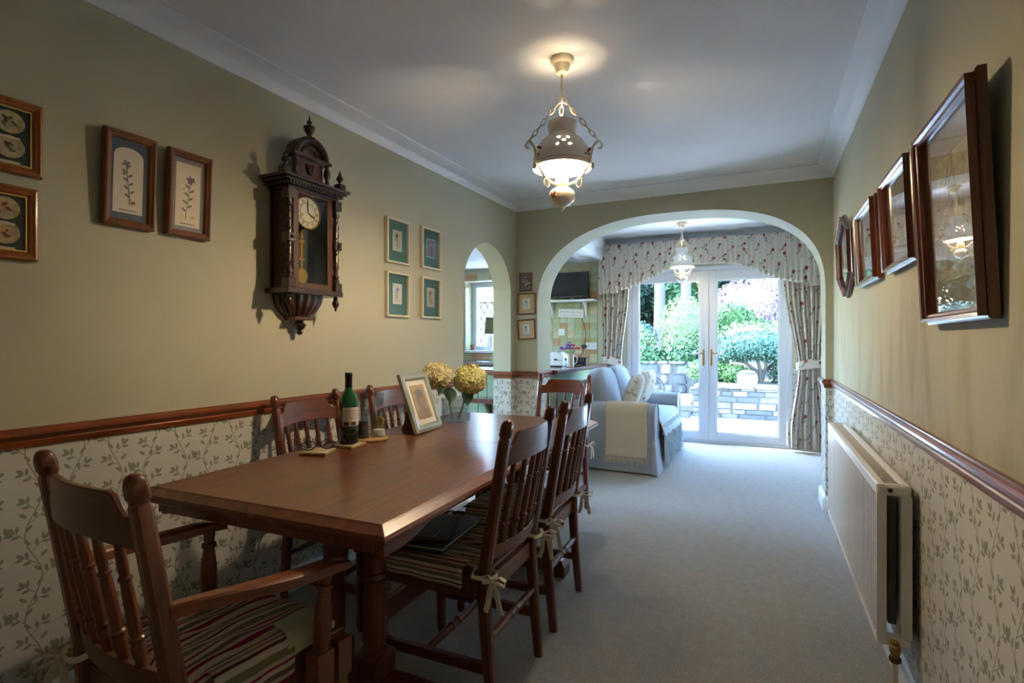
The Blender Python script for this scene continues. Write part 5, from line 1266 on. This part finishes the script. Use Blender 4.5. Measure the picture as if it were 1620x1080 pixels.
bush('clipped_yew','wide umbrella-shaped clipped evergreen on bare branches above the garden wall',(-.16,11.0,.42),[(0,0,.70,.72,.6,.26),(-.33,-.05,.56,.40,.4,.2),(.36,-.05,.56,.42,.4,.2),(0,-.2,.62,.5,.4,.2)],LF[4],5200,.036,1,
     stems=[([(0.12,0,-.02),(.10,0,.15),(-.12,-.05,.34),(-.40,-.08,.55)],[.05,.045,.03,.015]),([(.12,0,-.02),(.16,0,.2),(.35,0,.36),(.5,0,.55)],[.05,.04,.03,.015]),([(.12,0,0),(.10,-.05,.25),(.02,-.1,.55)],[.045,.035,.02]),([(.13,0,.05),(.2,-.1,.3),(.22,-.15,.55)],[.04,.03,.015])])
bush('topiary_ball','tall round clipped topiary bush with variegated leaves on the bank',(-1.62,12.6,.50),[(0,0,.98,.52,.5,.72),(0,-.05,.6,.5,.45,.4)],LF[3],5200,.040,2)
bush('low_hedge','pale mounded hedge sweeping up the left of the bank',(-2.95,12.4,.45),[(0,0,.72,.72,.6,.42),(-.55,.2,.85,.5,.5,.5),(.35,-.2,.42,.38,.35,.3)],LF[3],5200,.036,3)
bush('ground_cover','strappy green plants spilling over the rockery wall',(-2.05,11.75,.62),[(-.9,-.1,.16,.5,.3,.24),(-.2,-.15,.18,.5,.3,.26),(.5,-.12,.18,.5,.3,.26),(1.0,0,.2,.4,.3,.26)],LF[0],4600,.055,4)
bush('ground_cover','yellow green low shrub at the foot of the umbrella-shaped evergreen',(-.95,11.0,.42),[(0,0,.20,.42,.35,.24),(.45,-.2,.16,.3,.25,.18)],LF[1],2400,.035,5)
bush('ground_cover','dark green low shrub behind the capped pier',(.55,10.9,.42),[(0,0,.18,.5,.35,.24),(.6,0,.2,.4,.3,.24)],LF[2],2400,.035,6)
bush('flowering_shrub','loose shrub with pale pink blossom above the bank',(-.25,15.1,.80),[(0,0,1.25,1.0,.7,.75),(.8,.2,1.5,.8,.7,.8),(-.7,.1,1.0,.6,.5,.5)],LF[5],6400,.06,7)
bush('bright_shrub','bright green rounded shrub below the pink blossom',(-.75,13.4,.62),[(0,0,.95,.62,.5,.50),(.5,-.1,.7,.5,.4,.4)],LF[1],3600,.055,8)
bush('hedge','long pale clipped hedge between the evergreen and the blossom',(.32,12.4,.5),[(-.6,0,.75,.7,.4,.34),(.3,0,.8,.7,.4,.36),(1.1,0,.85,.7,.4,.4)],LF[3],4600,.04,9)
bush('flower_border','mixed purple flowering border at the far left of the bank',(-3.9,14.2,.7),[(0,0,.8,.6,.5,.6),(.9,.1,.6,.5,.4,.4)],LF[4],3000,.05,10)
def tree(label,x,y,z,r,hgt,blobs,mat,n,size,seed):
    o=thing('tree',label,'tree',(x,y,z)); fo=foliage(blobs,n,size,seed).build('foliage',mat,o,smooth=False); fo['kind']='stuff'
    MB().tube([(0,0,-.3),(.02,0,hgt*.3),(-.03,0,hgt*.7),(0,0,hgt)],[r*1.15,r,r*.9,r*.6],12).build('trunk',M['bark'],o)
tree('tall tree with a pale bare trunk behind the mounded hedge',-3.1,18.0,1.0,.17,6,[(-1.4,.5,5.6,1.5,1.2,1.3)],LF[2],4200,.16,20)
tree('tall tree with a pale bare trunk behind the topiary ball',-2.2,17.4,1.0,.15,6,[(1.2,.2,5.2,1.1,1.1,1.1)],LF[0],4200,.16,21)
tree('spreading dark green tree overhanging the blossom shrub',1.9,18.6,1.2,.16,4.5,[(0,0,3.2,1.7,1.3,1.3),(-1.0,-.6,2.4,.9,.8,.7)],LF[2],6000,.14,22)
for k in range(11):
    row=k%2; x=-9.2+k*1.55; y=(24.0,27.6)[row]
    tree(('dark','mid green','deep shaded','dense','leafy','broad','slim','bushy','tall','dusky','ivy-clad')[k]+' woodland tree closing the far end of the garden',x,y,1.5,.2,4,[(0,0,1.7,1.36,1.3,1.75),(0,.1,4.3,1.3,1.3,1.6)],LF[(2,0,2)[k%3]],3600,.19,40+k)
# kitchen window view: neighbour's fence and plants
bush('garden_shrub','leafy green shrub outside the kitchen window',(-4.75,10.4,.12),[(0,0,.75,.6,.5,.65),(.7,.3,.6,.5,.4,.5)],LF[1],2600,.06,60)
nh=thing('neighbour_house','pale rendered house with tiled roof beyond the kitchen window','building',(-9.2,17.5,0)); MB().b2((-3,0,-.1),(3.2,3,2.6)).build('wall',pm('render_pale',(128,122,114),.9),nh)
MB().prism([(-.3,2.6),(3.3,2.6),(1.5,4.2)],-3.3,3.5,lambda a,b,t:(t,a,b)).build('roof',pm('roof_tile',(150,92,76),.9,noise=.2,nscale=12),nh)
for x in (-1.2,1.3):
    wd=MB().b2((x-.4,-.03,.9),(x+.4,.0,2.0)).build('window',M['upvc'],nh); MB().b2((x-.33,-.036,.97),(x+.33,-.031,1.93)).build('pane',M['screen'],wd)
# iron bistro chair on the patio
bc=thing('bistro_chair','dark iron bistro chair with a round scrolled back outside the doors','chair',(-1.42,7.45,PZ0),.2)
br=MB(); 
for r in (.21,.165): br.tube([(r*math.cos(t),.17,.62+r*math.sin(t)*.92) for t in [PI*k/20 for k in range(21)]],.010,7)
for k in range(9):
    t=PI*(k+.5)/9; br.tube([(.165*math.cos(t),.17,.62+.152*math.sin(t)),(.187*math.cos(t+.09),.17,.62+.172*math.sin(t+.09)),(.21*math.cos(t),.17,.62+.193*math.sin(t))],.005,5)
for k in range(3): br.tube([(.05*math.cos(q)+(k-1)*.09,.17,.66+.05*math.sin(q)-.03*abs(k-1)) for q in [2*PI*i/14 for i in range(14)]],.007,5,closed=True)
br.tube([(-.21,.17,.62),(.21,.17,.62)],.009,6); br.build('back',M['iron'],bc)
MB().lathe([(.001,.425),(.20,.425),(.205,.435),(.20,.445),(.001,.445)],24).build('seat',M['iron'],bc)
for sx in (-1,1):
    MB().tube([(sx*.21,.17,.62),(sx*.18,.15,.43),(sx*.21,.20,0)],.010,7).build('back_leg',M['iron'],bc); MB().tube([(sx*.15,-.12,.43),(sx*.19,-.19,0)],.010,7).build('front_leg',M['iron'],bc)
